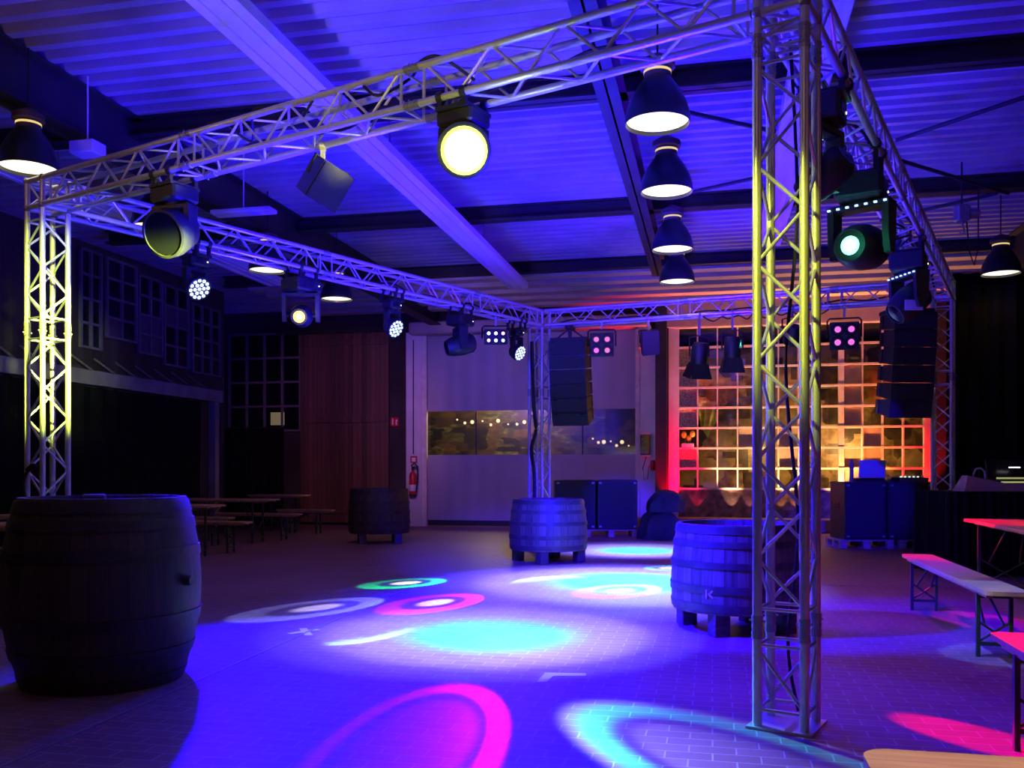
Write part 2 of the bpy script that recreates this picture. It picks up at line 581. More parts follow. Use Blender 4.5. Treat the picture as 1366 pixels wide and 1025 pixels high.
# dark pillar between the door and the glass wall
mb = MB(); mb.box(((bc(875)+bc(890))/2, BACK-.12, CEIL/2), (bc(890)-bc(875), .24, CEIL))
struct(mb.build('trim_2', M['dark_steel'], None, HALL), 'dark pillar between roller door and glass wall', 'pillar')
LW = -10.0
mb = MB()
mb.box((LW-.1, 7.4, CEIL/2), (.2, 19.9, CEIL))
struct(mb.build('wall_left', M['timber_wall'], None, HALL), 'dark timber facade wall along the left of the hall', 'wall')
mb = MB(); mb.box((-13.4, 9, CEIL/2), (.2, 23, CEIL))
struct(mb.build('wall_left', M['wall'], None, HALL), 'dark outer wall beyond the left timber facade', 'wall')
mb = MB(); mb.box((8.2, 9, CEIL/2), (.2, 23, CEIL))
struct(mb.build('wall_right', M['wall'], None, HALL), 'dark wall at the right of the hall', 'wall')
mb = MB(); mb.box((-2.5, -2.6, CEIL/2), (23, .2, CEIL))
struct(mb.build('wall_front', M['wall'], None, HALL), 'dark wall behind the viewer', 'wall')

# ceiling steelwork
def ibeam(mb, p0, p1, w, h, tf=.02, tw=.02):
    """I section between two hall points (c, a, z of the underside)"""
    p0, p1 = Vector(p0), Vector(p1)
    d = (p1-p0); L = d.length
    mx = T((p0+p1)/2) @ Matrix.Rotation(math.atan2(d.y, d.x), 4, 'Z')
    mb.box((0, 0, tf/2), (L, w, tf), mx)
    mb.box((0, 0, h-tf/2), (L, w, tf), mx)
    mb.box((0, 0, h/2), (L, tw, h), mx)
for py, nm in ((142, 'first dark cross beam of the ceiling, nearest the viewer'), (294, 'second dark cross beam of the ceiling, behind the tall lamps'),
               (366, 'third dark cross beam of the ceiling, before the far end')):
    p = at_z(683, py, 4.8); c_, a_ = to_ca(p.x, p.y)
    mb = MB(); ibeam(mb, (-9.2, a_, 4.8), (8, a_, 4.8), .2, .2)
    struct(mb.build('ceiling_beam', M['dark_steel'], None, HALL), nm, 'beam')
mb = MB(); ibeam(mb, (-6.02, -2, 4.5), (-6.02, 19.7, 4.5), .26, .5)
struct(mb.build('ceiling_beam', M['dark_steel'], None, HALL), 'dark lengthwise girder over the left lamp row', 'beam')
mb = MB(); ibeam(mb, (-.88, -2, 4.52), (-.88, 15.4, 4.52), .2, .3)
struct(mb.build('ceiling_beam', M['dark_steel'], None, HALL), 'dark lengthwise girder beside the right lamp row', 'beam')
mb = MB(); ibeam(mb, (4.7, -2, 4.4), (4.7, 19.7, 4.4), .26, .6)
struct(mb.build('ceiling_beam', M['dark_steel'], None, HALL), 'dark lengthwise girder at the right ceiling edge', 'beam')
# white sheet metal trunking running down the hall, three runs
def trunk(px0, px1, py, z, w, label, aend=None):
    p = at_z((px0+px1)/2, py, z); c_, a1 = to_ca(p.x, p.y)
    r = thing('ceiling_duct', hall(c_, 0, z), label, 'duct', 'pale ceiling ducts', None)
    mb = MB()
    mb.box((0, (a1-2)/2, .055), (w, a1+2, .11), None, .012)
    mb.build('casing', M['white_duct'], r)
    mb = MB()
    mb.box((-w*.22, (a1-2)/2, -.008), (.03, a1+1.8, .016))
    mb.box((w*.22, (a1-2)/2, -.008), (.03, a1+1.8, .016))
    mb.build('rail', M['white_duct'], r)
    k = 0
    for yy in range(1, int(a1), 4):
        mb = MB(); mb.tube((0, yy, .11), (0, yy, CEIL-z+.05), .012); mb.build('hanger', M['steel'], r)
    return r
trunk(678, 706, 386, 4.42, .34, 'long pale ceiling duct over the middle of the dance floor')
trunk(362, 378, 382, 4.42, .34, 'long pale ceiling duct at the left, behind the lamps')
trunk(1017, 1033, 328, 4.42, .34, 'pale ceiling duct seen through the near right truss tower')
# thin wind bracing rods
for (p0, p1, lab) in (((905, 147), (1090, 188), 'dark bracing rod beside the largest hanging lamp'),
                      ((1196, 187), (1372, 128), 'dark bracing rod rising to the upper right corner'),
                      ((915, 258), (1005, 238), 'dark bracing rod beside the second hanging lamp'),
                      ((1200, 214), (1345, 258), 'dark bracing rod sloping down at the upper right'),
                      ((1225, 282), (1330, 258), 'short dark bracing rod right of the long right truss')):
    mb = MB(); mb.tube(at_z(*p0, 4.62), at_z(*p1, 4.62), .022)
    tag(mb.build('bracing_rod', M['dark_steel']), lab, 'rod', 'ceiling bracing rods')

# pale ribbed soffit of the far roof bay
for k, a_ in enumerate((16.2, 16.9, 17.6, 18.3, 19.0)):
    mb = MB(); mb.box((-1.5, a_, 4.86), (14.5, .3, .22), None, .01)
    struct(mb.build('ceiling_beam', M['beige'], None, HALL),
           ('pale ceiling joist at the far end, ' + ['nearest the viewer', 'second from the viewer', 'middle one of five', 'second from the back wall', 'closest to the back wall'][k]), 'beam')

# ------------------------------------------------------------------ roller door (door_1)
d1 = thing('door_1', hall(0, BACK, 0), 'wide grey roller door with a clear strip across it', 'door', None, 'structure')
zt, zs1, zs0, zb = dtop, bz(640, 548), bz(640, 607), .14
dm = (dl+dr)/2
for nm, z0, z1 in (('curtain_top', zs1, zt), ('curtain_bottom', zb, zs0)):
    mb = MB()
    n = 60
    vs_ = []
    for k in range(n+1):
        c_ = dl+(dr-dl)*k/n
        dy = .05+.006*math.sin(k*1.3)+.004*math.sin(k*.37)
        vs_ += [(c_, dy, z0), (c_, dy, z1), (c_, dy+.01, z0), (c_, dy+.01, z1)]
    fs = []
    for k in range(n):
        o = 4*k
        fs += [(o, o+4, o+5, o+1), (o+2, o+3, o+7, o+6), (o+1, o+5, o+7, o+3), (o, o+2, o+6, o+4)]
    mb.add(vs_, fs, True)
    mb.build(nm, M['door_cloth'], d1)
mb = MB(); mb.box((dm, .055, (zs0+zs1)/2), (dr-dl, .006, zs1-zs0)); mb.build('clear_strip', M['pvc_glass'], d1)
mb = MB(); mb.box((dm, .05, .08), (dr-dl, .06, .12)); mb.build('bottom_seal', M['black'], d1)
mb = MB()
for k in range(1, 4):
    c_ = dl+(dr-dl)*k/4
    mb.box((c_, .045, (zs0+zs1)/2), (.03, .012, zs1-zs0))
mb.build('strip_seam', M['black'], d1)
mb = MB(); mb.box((bc(567), -.04, dtop/2), (bc(570.5)-bc(563.5), .1, dtop)); mb.build('guide_rail', M['muntin'], d1)
mb = MB(); mb.box((bc(851), -.04, dtop/2), (bc(854)-bc(848), .1, dtop))
for k in range(22):
    mb.box((bc(851), -.095, .4+k*.18), (.05, .02, .07))
mb.build('guide_rail', M['muntin'], d1)
hz0, hz1 = bz(600, 448), bz(600, 432)
mb = MB(); mb.box(((bc(552)+bc(866))/2, -.2, (hz0+hz1)/2), (bc(866)-bc(552), .4, hz1-hz0), None, .03); mb.build('roller_housing', M['beige'], d1)
mb = MB(); mb.box((bc(861), -.22, bz(861, 452)), (bc(870)-bc(853), .3, .5), None, .02); mb.build('motor_cover', M['beige'], d1)
mb = MB(); mb.box(((bc(544)+bc(564))/2, -.06, dtop/2), (bc(564)-bc(544), .12, dtop)); mb.build('left_jamb', M['white_frame'], d1)
mb = MB(); mb.box(((bc(854.5)+bc(875))/2, -.05, dtop/2-.1), (bc(875)-bc(854.5), .1, dtop-.2)); mb.build('right_jamb', M['white_frame'], d1)
# the yard seen through the clear strip
mb = MB()
mb.box((dm, BACK+2.6, 1.6), (dr-dl+4, .2, 3.2))
struct(mb.build('wall_yard', M['yard'], None, HALL), 'dim yard wall seen through the clear strip of the roller door', 'wall')
mb = MB(); mb.box((dm, BACK+1.5, -.1), (dr-dl+4, 2.5, .2))
struct(mb.build('floor', M['plinth'], None, HALL), 'yard paving outside behind the roller door', 'floor')
def fairy(c0, c1, n, z0, z1, name, label, col):
    r = thing(name, hall(0, BACK+1.4, 0), label, 'string lights', None)
    pts = [(c0+(c1-c0)*k/(n*2), .1*math.sin(k), z0+(z1-z0)*k/(n*2)+.05*math.sin(k*1.9)) for k in range(n*2+1)]
    mb = MB(); mb.path(pts, .006); mb.build('wire', M['cable'], r)
    for k in range(n):
        p = pts[2*k+1]
        mb = MB(); mb.ball((p[0], p[1], p[2]-.03), .022+.012*(k % 3), 6); mb.build('bulb', col, r)
fairy(bc(580), bc(690), 9, bz(600, 556), bz(690, 560), 'string_light', 'string of tiny warm bulbs seen through the left of the door strip', glow('yard_bulb', (1, .8, .45), 2.2))
fairy(bc(775), bc(835), 7, bz(775, 583), bz(835, 590), 'string_light', 'string of tiny warm bulbs seen through the right of the door strip', glow('yard_bulb_amber', (1, .65, .3), 2.0))
# fire extinguisher on the left jamb and its sign
q = hall(bc(554.5), BACK-.2, bz(555, 662))
fe = thing('fire_extinguisher', q, 'red fire extinguisher hung on the pale door jamb', 'fire extinguisher')
mb = MB(); mb.lathe([(.0001, 0), (.075, .004), (.085, .03), (.085, .46), (.07, .52), (.03, .56), (.03, .59), (.0001, .59)], 20); mb.build('cylinder', M['red'], fe)
mb = MB(); mb.lathe([(.0865, .12), (.0865, .26)], 20, cap=False); mb.build('instruction_sticker', M['white'], fe, None, 'pale sticker')
mb = MB(); mb.lathe([(.088, .0), (.088, .05)], 20, cap=False); mb.build('base_ring', M['black'], fe)
mb = MB(); mb.box((0, 0, .62), (.05, .05, .06)); mb.box((.05, 0, .66), (.14, .025, .02)); mb.box((.05, 0, .62), (.12, .025, .018)); mb.build('valve', M['black'], fe)
mb = MB(); mb.path([(0, -.02, .62), (-.02, -.05, .70), (.06, -.06, .75), (.13, -.06, .68), (.13, -.07, .4), (.1, -.08, .1)], .016, 8); mb.build('hose', M['black'], fe)
mb = MB(); mb.box((0, .075, .3), (.06, .06, .3)); mb.build('wall_bracket', M['black'], fe)
q = hall(bc(554.5), BACK-.135, bz(554, 613.5))
sg = thing('sign', q, 'square red sign with pale centre above the fire extinguisher', 'sign')
mb = MB(); mb.box((0, 0, 0), (.16, .012, .16)); mb.build('board', M['red'], sg)
mb = MB(); mb.box((0, -.008, 0), (.09, .006, .09)); mb.build('symbol', M['white'], sg)
q = hall(bc(527.5), BACK-.05, bz(527, 563))
sg = thing('sign', q, 'small pictogram sign on the dark wall left of the door jamb', 'sign')
mb = MB(); mb.box((0, 0, 0), (.19, .012, .2)); mb.build('board', M['red'], sg)
mb = MB(); mb.box((-.045, -.008, -.01), (.03, .006, .12)); mb.box((-.045, -.008, .065), (.018, .006, .03))
mb.box((.04, -.008, -.03), (.026, .006, .09)); mb.box((.05, -.008, .03), (.045, .006, .03)); mb.build('symbol', M['white'], sg)
# thin conduit running down the jamb to the sign
mb = MB(); mb.tube(rc(bc(554), BACK-.14, bz(554, 455)), rc(bc(554), BACK-.14, bz(554, 606)), .012)
tag(mb.build('conduit', M['dark_steel']), 'thin conduit down the pale door jamb', 'conduit')
# door control box and hanging plug on the right jamb
cb = thing('control_box', hall(bc(861.5), BACK-.17, bz(861, 594)), 'dark control box with cable on the right door jamb', 'control box')
mb = MB(); mb.box((0, 0, 0), (.2, .14, .44), None, .015); mb.build('housing', M['black_gloss'], cb)
for zz in (.235, -.235):
    mb = MB(); mb.box((0, 0, zz), (.22, .15, .02)); mb.build('rim', M['white_frame'], cb)
mb = MB(); mb.path([(.03, -.02, -.23), (-.05, -.03, -.5), (-.02, -.03, -.75), (.05, -.03, -.72), (.08, -.03, -.45)], .01); mb.build('cable', M['cable'], cb)
pl = thing('plug_socket', hall(bc(871), BACK-.14, bz(871, 620)), 'small red power socket beside the dark control box', 'socket')
mb = MB(); mb.lathe([(.0001, -.13), (.05, -.12), (.065, -.02), (.05, .07), (.0001, .1)], 14); mb.build('shell', M['red'], pl)
mb = MB(); mb.box((0, .05, .02), (.09, .06, .14)); mb.build('back_plate', M['black'], pl)

# ------------------------------------------------------------------ wooden sliding door (door_2)
d2 = thing('door_2', hall((bc(404)+bc(521))/2, BACK-.16, 0), 'tall brown boarded sliding door on the back wall', 'door', None, 'structure')
w2 = bc(521)-bc(404)
zt2 = bz(460, 446)
mb = MB(); mb.box((0, .05, zt2/2+.03), (w2, .06, zt2-.06)); mb.build('panel', M['door_wood'], d2)
for zz in (bz(460, 560), .35, zt2-.2):
    mb = MB(); mb.box((0, .0, zz), (w2-.1, .05, .16)); mb.build('cross_rail', M['door_wood'], d2)
mb = MB(); mb.box((0, .04, zt2+.05), (w2+1.2, .08, .08)); mb.build('track', M['dark_steel'], d2)

# ------------------------------------------------------------------ back left windows and low black partition
w = thing('window_2', hall((bc(308)+bc(402))/2, BACK-.06, 0), 'dark gridded window in the back wall left of the boarded door', 'window', None, 'structure')
ww = bc(402)-bc(308); z0, z1 = bz(350, 575), bz(350, 447)
mb = MB(); mb.box((0, .03, (z0+z1)/2), (ww, .02, z1-z0)); mb.build('glass', M['dark_glass'], w)
mb = MB()
for k in range(5):
    mb.box((-ww/2+ww*k/4, 0, (z0+z1)/2), (.05, .06, z1-z0))
for k in range(5):
    mb.box((0, 0, z0+(z1-z0)*k/4), (ww, .06, .05))
mb.build('frame', M['dark_frame'], w)
# small lit pane opening low in that window
mb = MB(); mb.box((bc(371.5)-(bc(308)+bc(402))/2, .01, bz(371, 559)), (.34, .02, .30))
mb.build('lit_pane', glow('dim_lit_pane', (.8, .62, .35), .16), w, None, 'dimly lit pane')
pt = thing('partition', hall((bc(283)+bc(405))/2, BACK-.9, 0), 'low black cloth partition in front of the back left window', 'partition')
zz = bz(340, 571, BACK-.9)
mb = MB(); n = 40; W_ = bc(405, BACK-.9)-bc(283, BACK-.9)
def drape(W_, z0, z1, n=40, amp=.04, seed=0):
    mb = MB(); vs_ = []
    rnd = random.Random(seed)
    ph = [rnd.random()*6 for _ in range(3)]
    for k in range(n+1):
        x = -W_/2+W_*k/n
        dy = amp*(math.sin(k*1.7+ph[0])+.5*math.sin(k*.6+ph[1]))
        vs_ += [(x, dy*1.2, z0), (x, dy*.6, z1), (x, dy*1.2+.02, z0), (x, dy*.6+.02, z1)]
    fs = []
    for k in range(n):
        o = 4*k
        fs += [(o, o+4, o+5, o+1), (o+2, o+3, o+7, o+6), (o+1, o+5, o+7, o+3), (o, o+2, o+6, o+4)]
    fs += [(0, 1, 3, 2), (4*n, 4*n+2, 4*n+3, 4*n+1)]
    mb.add(vs_, fs, True)
    return mb
drape(W_, .02, zz, 50, .03, 1).build('cloth', M['curtain'], pt)
mb = MB(); mb.tube((-W_/2, 0, zz), (W_/2, 0, zz), .02)
for s in (-1, 0, 1):
    mb.tube((s*W_*.48, .05, 0), (s*W_*.48, .05, zz), .02)
mb.build('stand', M['black'], pt)

# ------------------------------------------------------------------ left facade: windows, canopy, black curtain
def lw(px, off=0.0):                          # distance along the hall where the left wall crosses a pixel column
    k = (px-CX)/F
    # c = (k*C0 + C1)*d = LW ; a = (k*A0 + A1)*d
    d = (LW+off)/(k*C[0]+C[1])
    return (k*A[0]+A[1])*d, d
def lz(px, py, off=0.0):
    a_, d = lw(px, off)
    return H-(py-HY)/F*d
widx = 3
for (pl_, pr, top, bot, cols, rows, boards, lab) in (
        (104, 131, 331, 462, 2, 4, (), 'dark gridded window of the left facade, nearest the lit truss tower'),
        (139, 178, 344, 449, 2, 4, (6,), 'tall four row window of the left facade with pale muntins'),
        (182, 212, 367, 470, 2, 4, (4, 5, 6, 7), 'partly boarded window in the middle of the left facade'),
        (216, 248, 380, 486, 2, 4, (2, 3), 'dark window of the left facade under the blue lamp'),
        (254, 290, 405, 496, 3, 4, (), 'farthest dark window of the left facade by its far corner')):
    a0, _ = lw(pl_); a1, _ = lw(pr)
    z1, z0 = lz(pl_, top), lz(pl_, bot)
    r = thing('window_%d' % widx, hall(LW+.02, (a0+a1)/2, 0), lab, 'window', 'left facade windows', 'structure'); widx += 1
    W_ = a1-a0
    mb = MB(); mb.box((.0, 0, (z0+z1)/2), (.02, W_, z1-z0)); mb.build('glass', M['dark_glass'], r)
    mb = MB()
    for k in range(cols+1):
        mb.box((.03, -W_/2+W_*k/cols, (z0+z1)/2), (.05, .045, z1-z0+.04))
    for k in range(rows+1):
        mb.box((.03, 0, z0+(z1-z0)*k/rows), (.05, W_, .04))
    mb.build('frame', M['dark_frame'], r)
    if boards:
        mb = MB()
        for b in boards:
            ci, ri = b % cols, rows-1-b//cols
            mb.box((.018, -W_/2+W_*(ci+.5)/cols, z0+(z1-z0)*(ri+.5)/rows), (.02, W_/cols-.05, (z1-z0)/rows-.05))
        mb.build('board', M['boarded'], r)
# canopy: a pale fascia on brackets above the curtain
a0, a1 = 3.0, lw(296, .72)[0]
zc = lz(150, 508, .72)
cn = thing('canopy', hall(LW, 0, zc), 'long canopy with slanting struts along the left facade', 'canopy')
mb = MB(); mb.box((.72, (a0+a1)/2, 0), (.05, a1-a0, .22)); mb.build('fascia', M['canopy'], cn)
k = 0
aa = a1-.1
while aa > 6.0:
    mb = MB(); mb.tube((.70, aa, -.02), (.02, aa+.05, .42), .018); mb.build('strut', M['steel'], cn)
    mb = MB(); mb.box((.36, aa, -.08), (.70, .06, .06)); mb.build('joist', M['canopy'], cn)
    aa -= .55
mb = MB(); mb.box((.62, a1-.12, -zc/2-.05), (.14, .14, zc-.1)); mb.build('post', M['canopy'], cn)
lc = thing('curtain', hall(LW+.66, (a0+a1-.6)/2, 0) @ RZ(PI/2), 'long black curtain hung below the left canopy', 'curtain')
drape(a1-a0-.6, .02, zc-.13, 120, .04, 2).build('cloth', M['curtain'], lc)
mb = MB(); mb.tube((-(a1-a0-.6)/2, 0, zc-.13), ((a1-a0-.6)/2, 0, zc-.13), .015); mb.build('rail', M['black'], lc)

# right black backdrop curtain
rcn = thing('curtain', hall(5.6, 13.9, 0), 'tall black backdrop curtain behind the far right truss tower', 'curtain')
drape(4.7, .02, 4.05, 70, .05, 3).build('cloth', M['curtain'], rcn)
mb = MB(); mb.tube((-2.35, 0, 4.06), (2.35, 0, 4.06), .02); mb.build('rail', M['steel'], rcn)

# ------------------------------------------------------------------ gridded glass wall (window_1)
w1 = thing('window_1', hall(0, BACK, 0), 'large gridded glass wall lit red and amber from below', 'window', None, 'structure')
gl, gr = bc(905), bc(1234)
sill = bz(960, 652.5)
ncol, nrow = 12, 8
colx = [gl]+[bc(p) for p in (930.5, 957, 984, 1011, 1038.5, 1065.5, 1094, 1122.5, 1151, 1178, 1205.5)]+[gr]
rowz = [sill+(wtop-sill)*k/nrow for k in range(nrow+1)]
# alternate rows carry full bars
mb = MB(); mb.box(((gl+gr)/2, .10, (sill+wtop)/2), (gr-gl, .008, wtop-sill)); mb.build('glass', M['glass'], w1)
mb = MB()
for z_ in rowz:
    mb.box(((gl+gr)/2, .06, z_), (gr-gl, .10, .042))
mb.build('glazing_bar', M['muntin'], w1)
mb = MB()
for k, c_ in enumerate(colx):
    wd = .11 if k == 8 else .03
    mb.box((c_, .065, (sill+wtop)/2), (wd, .09, wtop-sill))
mb.build('mullion', M['muntin'], w1)
mb = MB(); mb.box(((gl+gr)/2, .03, wtop+.03), (gr-gl+.2, .16, .10)); mb.build('head_frame', M['muntin'], w1)
for c0, c1 in ((wl, gl), (gr, wr)):
    mb = MB(); mb.box(((c0+c1)/2, .10, wtop/2), (c1-c0, .2, wtop)); mb.build('reveal', M['reveal'], w1)
# pebbled panes in the leftmost column
mb = MB()
for k in (1, 3, 4, 5, 6):
    mb.box(((colx[0]+colx[1])/2, .085, (rowz[k]+rowz[k+1])/2), (colx[1]-colx[0]-.04, .012, rowz[k+1]-rowz[k]-.05))
mb.build('pebbled_pane', M['pebbled'], w1, None, 'pebbled mottled panes of the leftmost column')
# frosted tan panes right of the thick mullion
mb = MB()
for (k, r_) in ((8, 5), (8, 4), (8, 3), (8, 1), (9, 1), (8, 0), (9, 2), (3, 2), (5, 2), (5, 1)):
    mb.box(((colx[k]+colx[k+1])/2, .09, (rowz[r_]+rowz[r_+1])/2), (colx[k+1]-colx[k]-.05, .01, rowz[r_+1]-rowz[r_]-.06))
mb.build('frosted_pane', plain('tan_frosted_glass', (.42, .33, .20), .4, 0, .25, 3), w1, None, 'tan frosted panes')
# low stone bed and ledge below the glass
mb = MB(); mb.box(((wl+wr)/2, BACK-.30, wbot/2), (wr-wl, .62, wbot), None, .02)
struct(mb.build('trim_3', M['plinth'], None, HALL), 'low grey ledge running below the gridded glass wall', 'ledge')
mb = MB(); mb.box(((gl+gr)/2, BACK+.1, (wbot+sill)/2), (gr-gl, .12, sill-wbot))
struct(mb.build('trim_4', M['stone'], None, HALL), 'rough pale sill wall under the lowest panes', 'wall')
# room beyond the glass
mb = MB()
mb.box(((gl+gr)/2, BACK+1.25, 1.9), (gr-gl+1.5, .1, 4.2))
struct(mb.build('wall_beyond', M['backdrop'], None, HALL), 'mottled wall and shelves seen through the gridded glass', 'wall')
mb = MB(); mb.box(((gl+gr)/2, BACK+.75, .2), (gr-gl+1.5, .9, .3))
struct(mb.build('floor_beyond', M['plinth'], None, HALL), 'raised floor of the room beyond the glass wall', 'floor')
# shelf boards and objects behind glass
for j, (cpx0, cpx1, rr, lab) in enumerate(((955, 1010, 2, 'dark shelf board behind the glass wall, left of the near tower'), (1095, 1178, 5, 'dark shelf board behind the right panes of the glass wall'),
                                           (1095, 1178, 3, 'lower dark shelf board behind the right panes of the glass wall'))):
    mb = MB(); mb.box(((bc(cpx0)+bc(cpx1))/2, BACK+.6, rowz[rr]+.02), (bc(cpx1)-bc(cpx0), .35, .05))
    tag(mb.build('shelf', M['dark_frame'], None, HALL), lab, 'shelf')
fp = thing('potted_flower', hall(bc(917.5), BACK+.045, rowz[2]+.03), 'yellow flowers in a pale pot on the leftmost glazing bar', 'potted plant')
mb = MB(); mb.box((0, 0, .04), (.26, .09, .08), None, .01); mb.build('pot', M['white'], fp)
for dx, dz in ((-.08, .26), (.02, .18), (.10, .28)):
    mb = MB(); mb.ball((dx, 0, dz), .055, 8, None, (1, .5, 1.3)); mb.build('flower', M['yellow_fruit'], fp)
mb = MB()
for dx, dz in ((-.08, .26), (.02, .18), (.10, .28)):
    mb.tube((dx*.5, 0, .08), (dx, 0, dz), .006)
mb.build('stem', M['leaf'], fp)
lp = thing('leafy_plant', hall(bc(944), BACK+.45, rowz[3]-.2), 'broad leaved green plant behind the second column of panes', 'plant')
for k in range(7):
    t = k*.9
    mb = MB()
    pts = [(0, 0, .0), (.10*math.cos(t), .05*math.sin(t), .25), (.24*math.cos(t), .10*math.sin(t), .55+.05*k)]
    d = .06
    vs_ = [(pts[0][0], 0, 0), (pts[1][0]-d, pts[1][1], pts[1][2]), (pts[1][0]+d, pts[1][1]+.02, pts[1][2]+.05), pts[2], (pts[1][0], pts[1][1]+.03, pts[1][2])]
    mb.add(vs_, [(0, 2, 4), (0, 4, 1), (4, 2, 3), (1, 4, 3)])
    mb.build('leaf', M['leaf'], lp)

# ------------------------------------------------------------------ truss
S, TR = .23, .0235
ZC = 3.665
def trusspart(root, L, joints, name_faces=True, plate=False, pitch=.24, mesh_axis='x'):
    """box truss along local +x from 0 to L; joints: list of x where tubes are coupled"""
    h = S/2
    cuts = [0]+list(joints)+[L]
    corners = ((-h, -h), (h, -h), (h, h), (-h, h))
    for (y, z) in corners:
        mb = MB(); mb.tube((0, y, z), (L, y, z), TR, 14); mb.build('chord', M['alu'], root)
    for i in range(4):
        (y0, z0), (y1, z1) = corners[i], corners[(i+1) % 4]
        for s0, s1 in zip(cuts[:-1], cuts[1:]):
            mb = MB()
            e = .07
            x0, x1 = s0+e, s1-e
            for xx in (x0+.02, x1-.02):
                mb.tube((xx, y0, z0), (xx, y1, z1), .0095, 8)
            n = max(1, int(round((x1-x0-.03)/pitch)))
            st = (x1-x0-.06)/n
            for k in range(n):
                xa, xb = x0+.03+k*st, x0+.03+(k+1)*st
                fl = (k+i) % 2
                g = .004
                pa = (xa+g, y0, z0) if fl == 0 else (xa+g, y1, z1)
                pb = (xb-g, y1, z1) if fl == 0 else (xb-g, y0, z0)
                mb.tube(pa, pb, .0095, 8)
            mb.build('lacing', M['alu'], root)
    for j in joints:
        for (y, z) in corners:
            mb = MB()
            for dx in (-.05, -.03, 0, .03, .05):
                mb.tube((j+dx-.008, y, z), (j+dx+.008, y, z), TR+.005, 14)
            mb.tube((j-.055, y, z), (j+.055, y, z), TR+.002, 14)
            mb.tube((j-.03, y-.04, z), (j-.03, y+.04, z), .006, 6)
            mb.tube((j+.03, y, z-.04), (j+.03, y, z+.04), .006, 6)
            mb.build('coupler', M['steel'], root)
NRc, NLc, BLc, BRc = Vector((1.377, 4.559)), Vector((-4.046, 7.930)), Vector((.434, 14.44)), Vector((5.72, 12.08))
def ang(a_, b_):
    d = b_-a_
    return math.atan2(d.y, d.x)
A_NR, A_NL = ang(NRc, NLc), ang(NLc, BLc)
tw_rot = {'nr': A_NR-PI/2+PI/2, 'nl': A_NR, 'bl': A_NR, 'br': A_NR}
tower_lab = {'nr': 'tall aluminium truss tower standing nearest, at right of centre', 'nl': 'truss tower at the left lit bright yellow green',
             'bl': 'far truss tower standing behind the middle barrel', 'br': 'far right truss tower beside the hanging speaker column'}
corner_lab = {'nr': 'box corner on top of the nearest truss tower', 'nl': 'box corner on top of the yellow lit left tower',
              'bl': 'box corner at the far truss meeting, above the middle barrel', 'br': 'box corner on top of the far right truss tower'}
for key, c in (('nr', NRc), ('nl', NLc), ('bl', BLc), ('br', BRc)):
    base = T(c.x, c.y, 0) @ RZ(tw_rot[key])
    up = T(c.x, c.y, .012) @ RZ(tw_rot[key]) @ Matrix.Rotation(-PI/2, 4, 'Y')
    r = thing('truss_tower', T(c.x, c.y, 0) @ RZ(tw_rot[key]) @ Matrix.Rotation(-PI/2, 4, 'Y'), tower_lab[key], 'truss', 'truss towers')
    trusspart(r, ZC-S/2-.03, (.50, 2.5) if key != 'nr' else (.50, 3.38))
    mb = MB(); mb.box((.006, 0, 0), (.012, S+.09, S+.09)); mb.build('base_plate', M['alu'], r)
    r = thing('truss_corner', T(c.x, c.y, ZC) @ RZ(tw_rot[key]), corner_lab[key], 'truss', 'truss corners')
    h = S/2
    mb = MB()
    for sx in (-h, h):
        for sy in (-h, h):
            mb.tube((sx, sy, -h-.02), (sx, sy, h), TR, 14)
            mb.tube((sx, -h, sy), (sx, h, sy), TR, 14)
            mb.tube((-h, sx, sy), (h, sx, sy), TR, 14)
    mb.build('frame', M['alu'], r)
    mb = MB()
    for s in (-h, h):
        mb.tube((-h, s, -h), (h, s, h), .0095); mb.tube((s, -h, h), (s, h, -h), .0095); mb.tube((-h, -h, s), (h, h, s), .0095)
    mb.build('lacing', M['alu'], r)
    for sx in (-h, h):
        for sy in (-h, h):
            for sz in (-h, h):
                mb = MB(); mb.ball((sx, sy, sz), TR*1.35, 8); mb.build('node', M['steel'], r)
beam_lab = {('nr', 'nl'): 'front truss beam spanning from the nearest tower to the left tower', ('nl', 'bl'): 'long left truss beam in blue light running to the back',
            ('bl', 'br'): 'rear truss beam in front of the roller door and glass wall', ('nr', 'br'): 'right truss beam receding from the nearest tower'}
cc = {'nr': NRc, 'nl': NLc, 'bl': BLc, 'br': BRc}
for (k0, k1), lab in beam_lab.items():
    p, q_ = cc[k0], cc[k1]
    t = ang(p, q_); L = (q_-p).length
    off = S/2+.03
    r = thing('truss_beam', T(p.x, p.y, ZC) @ RZ(t) @ T(off, 0, 0), lab, 'truss', 'truss beams')
    L2 = L-2*off
    trusspart(r, L2, [L2*f for f in ((.35, .7) if (k0, k1) == ('nr', 'nl') else (.4, .78))], pitch=.25)
def on_beam(k0, k1, px):
    p, q_ = cc[k0], cc[k1]
    k = (px-CX)/F
    d = q_-p
    t = (p.x-k*p.y)/(k*d.y-d.x)
    return p+d*t

def chord_pt(beam, px):
    d = (cc[beam[1]]-cc[beam[0]]).normalized()
    return on_beam(*beam, px)+Vector((d.y, -d.x))*S/2
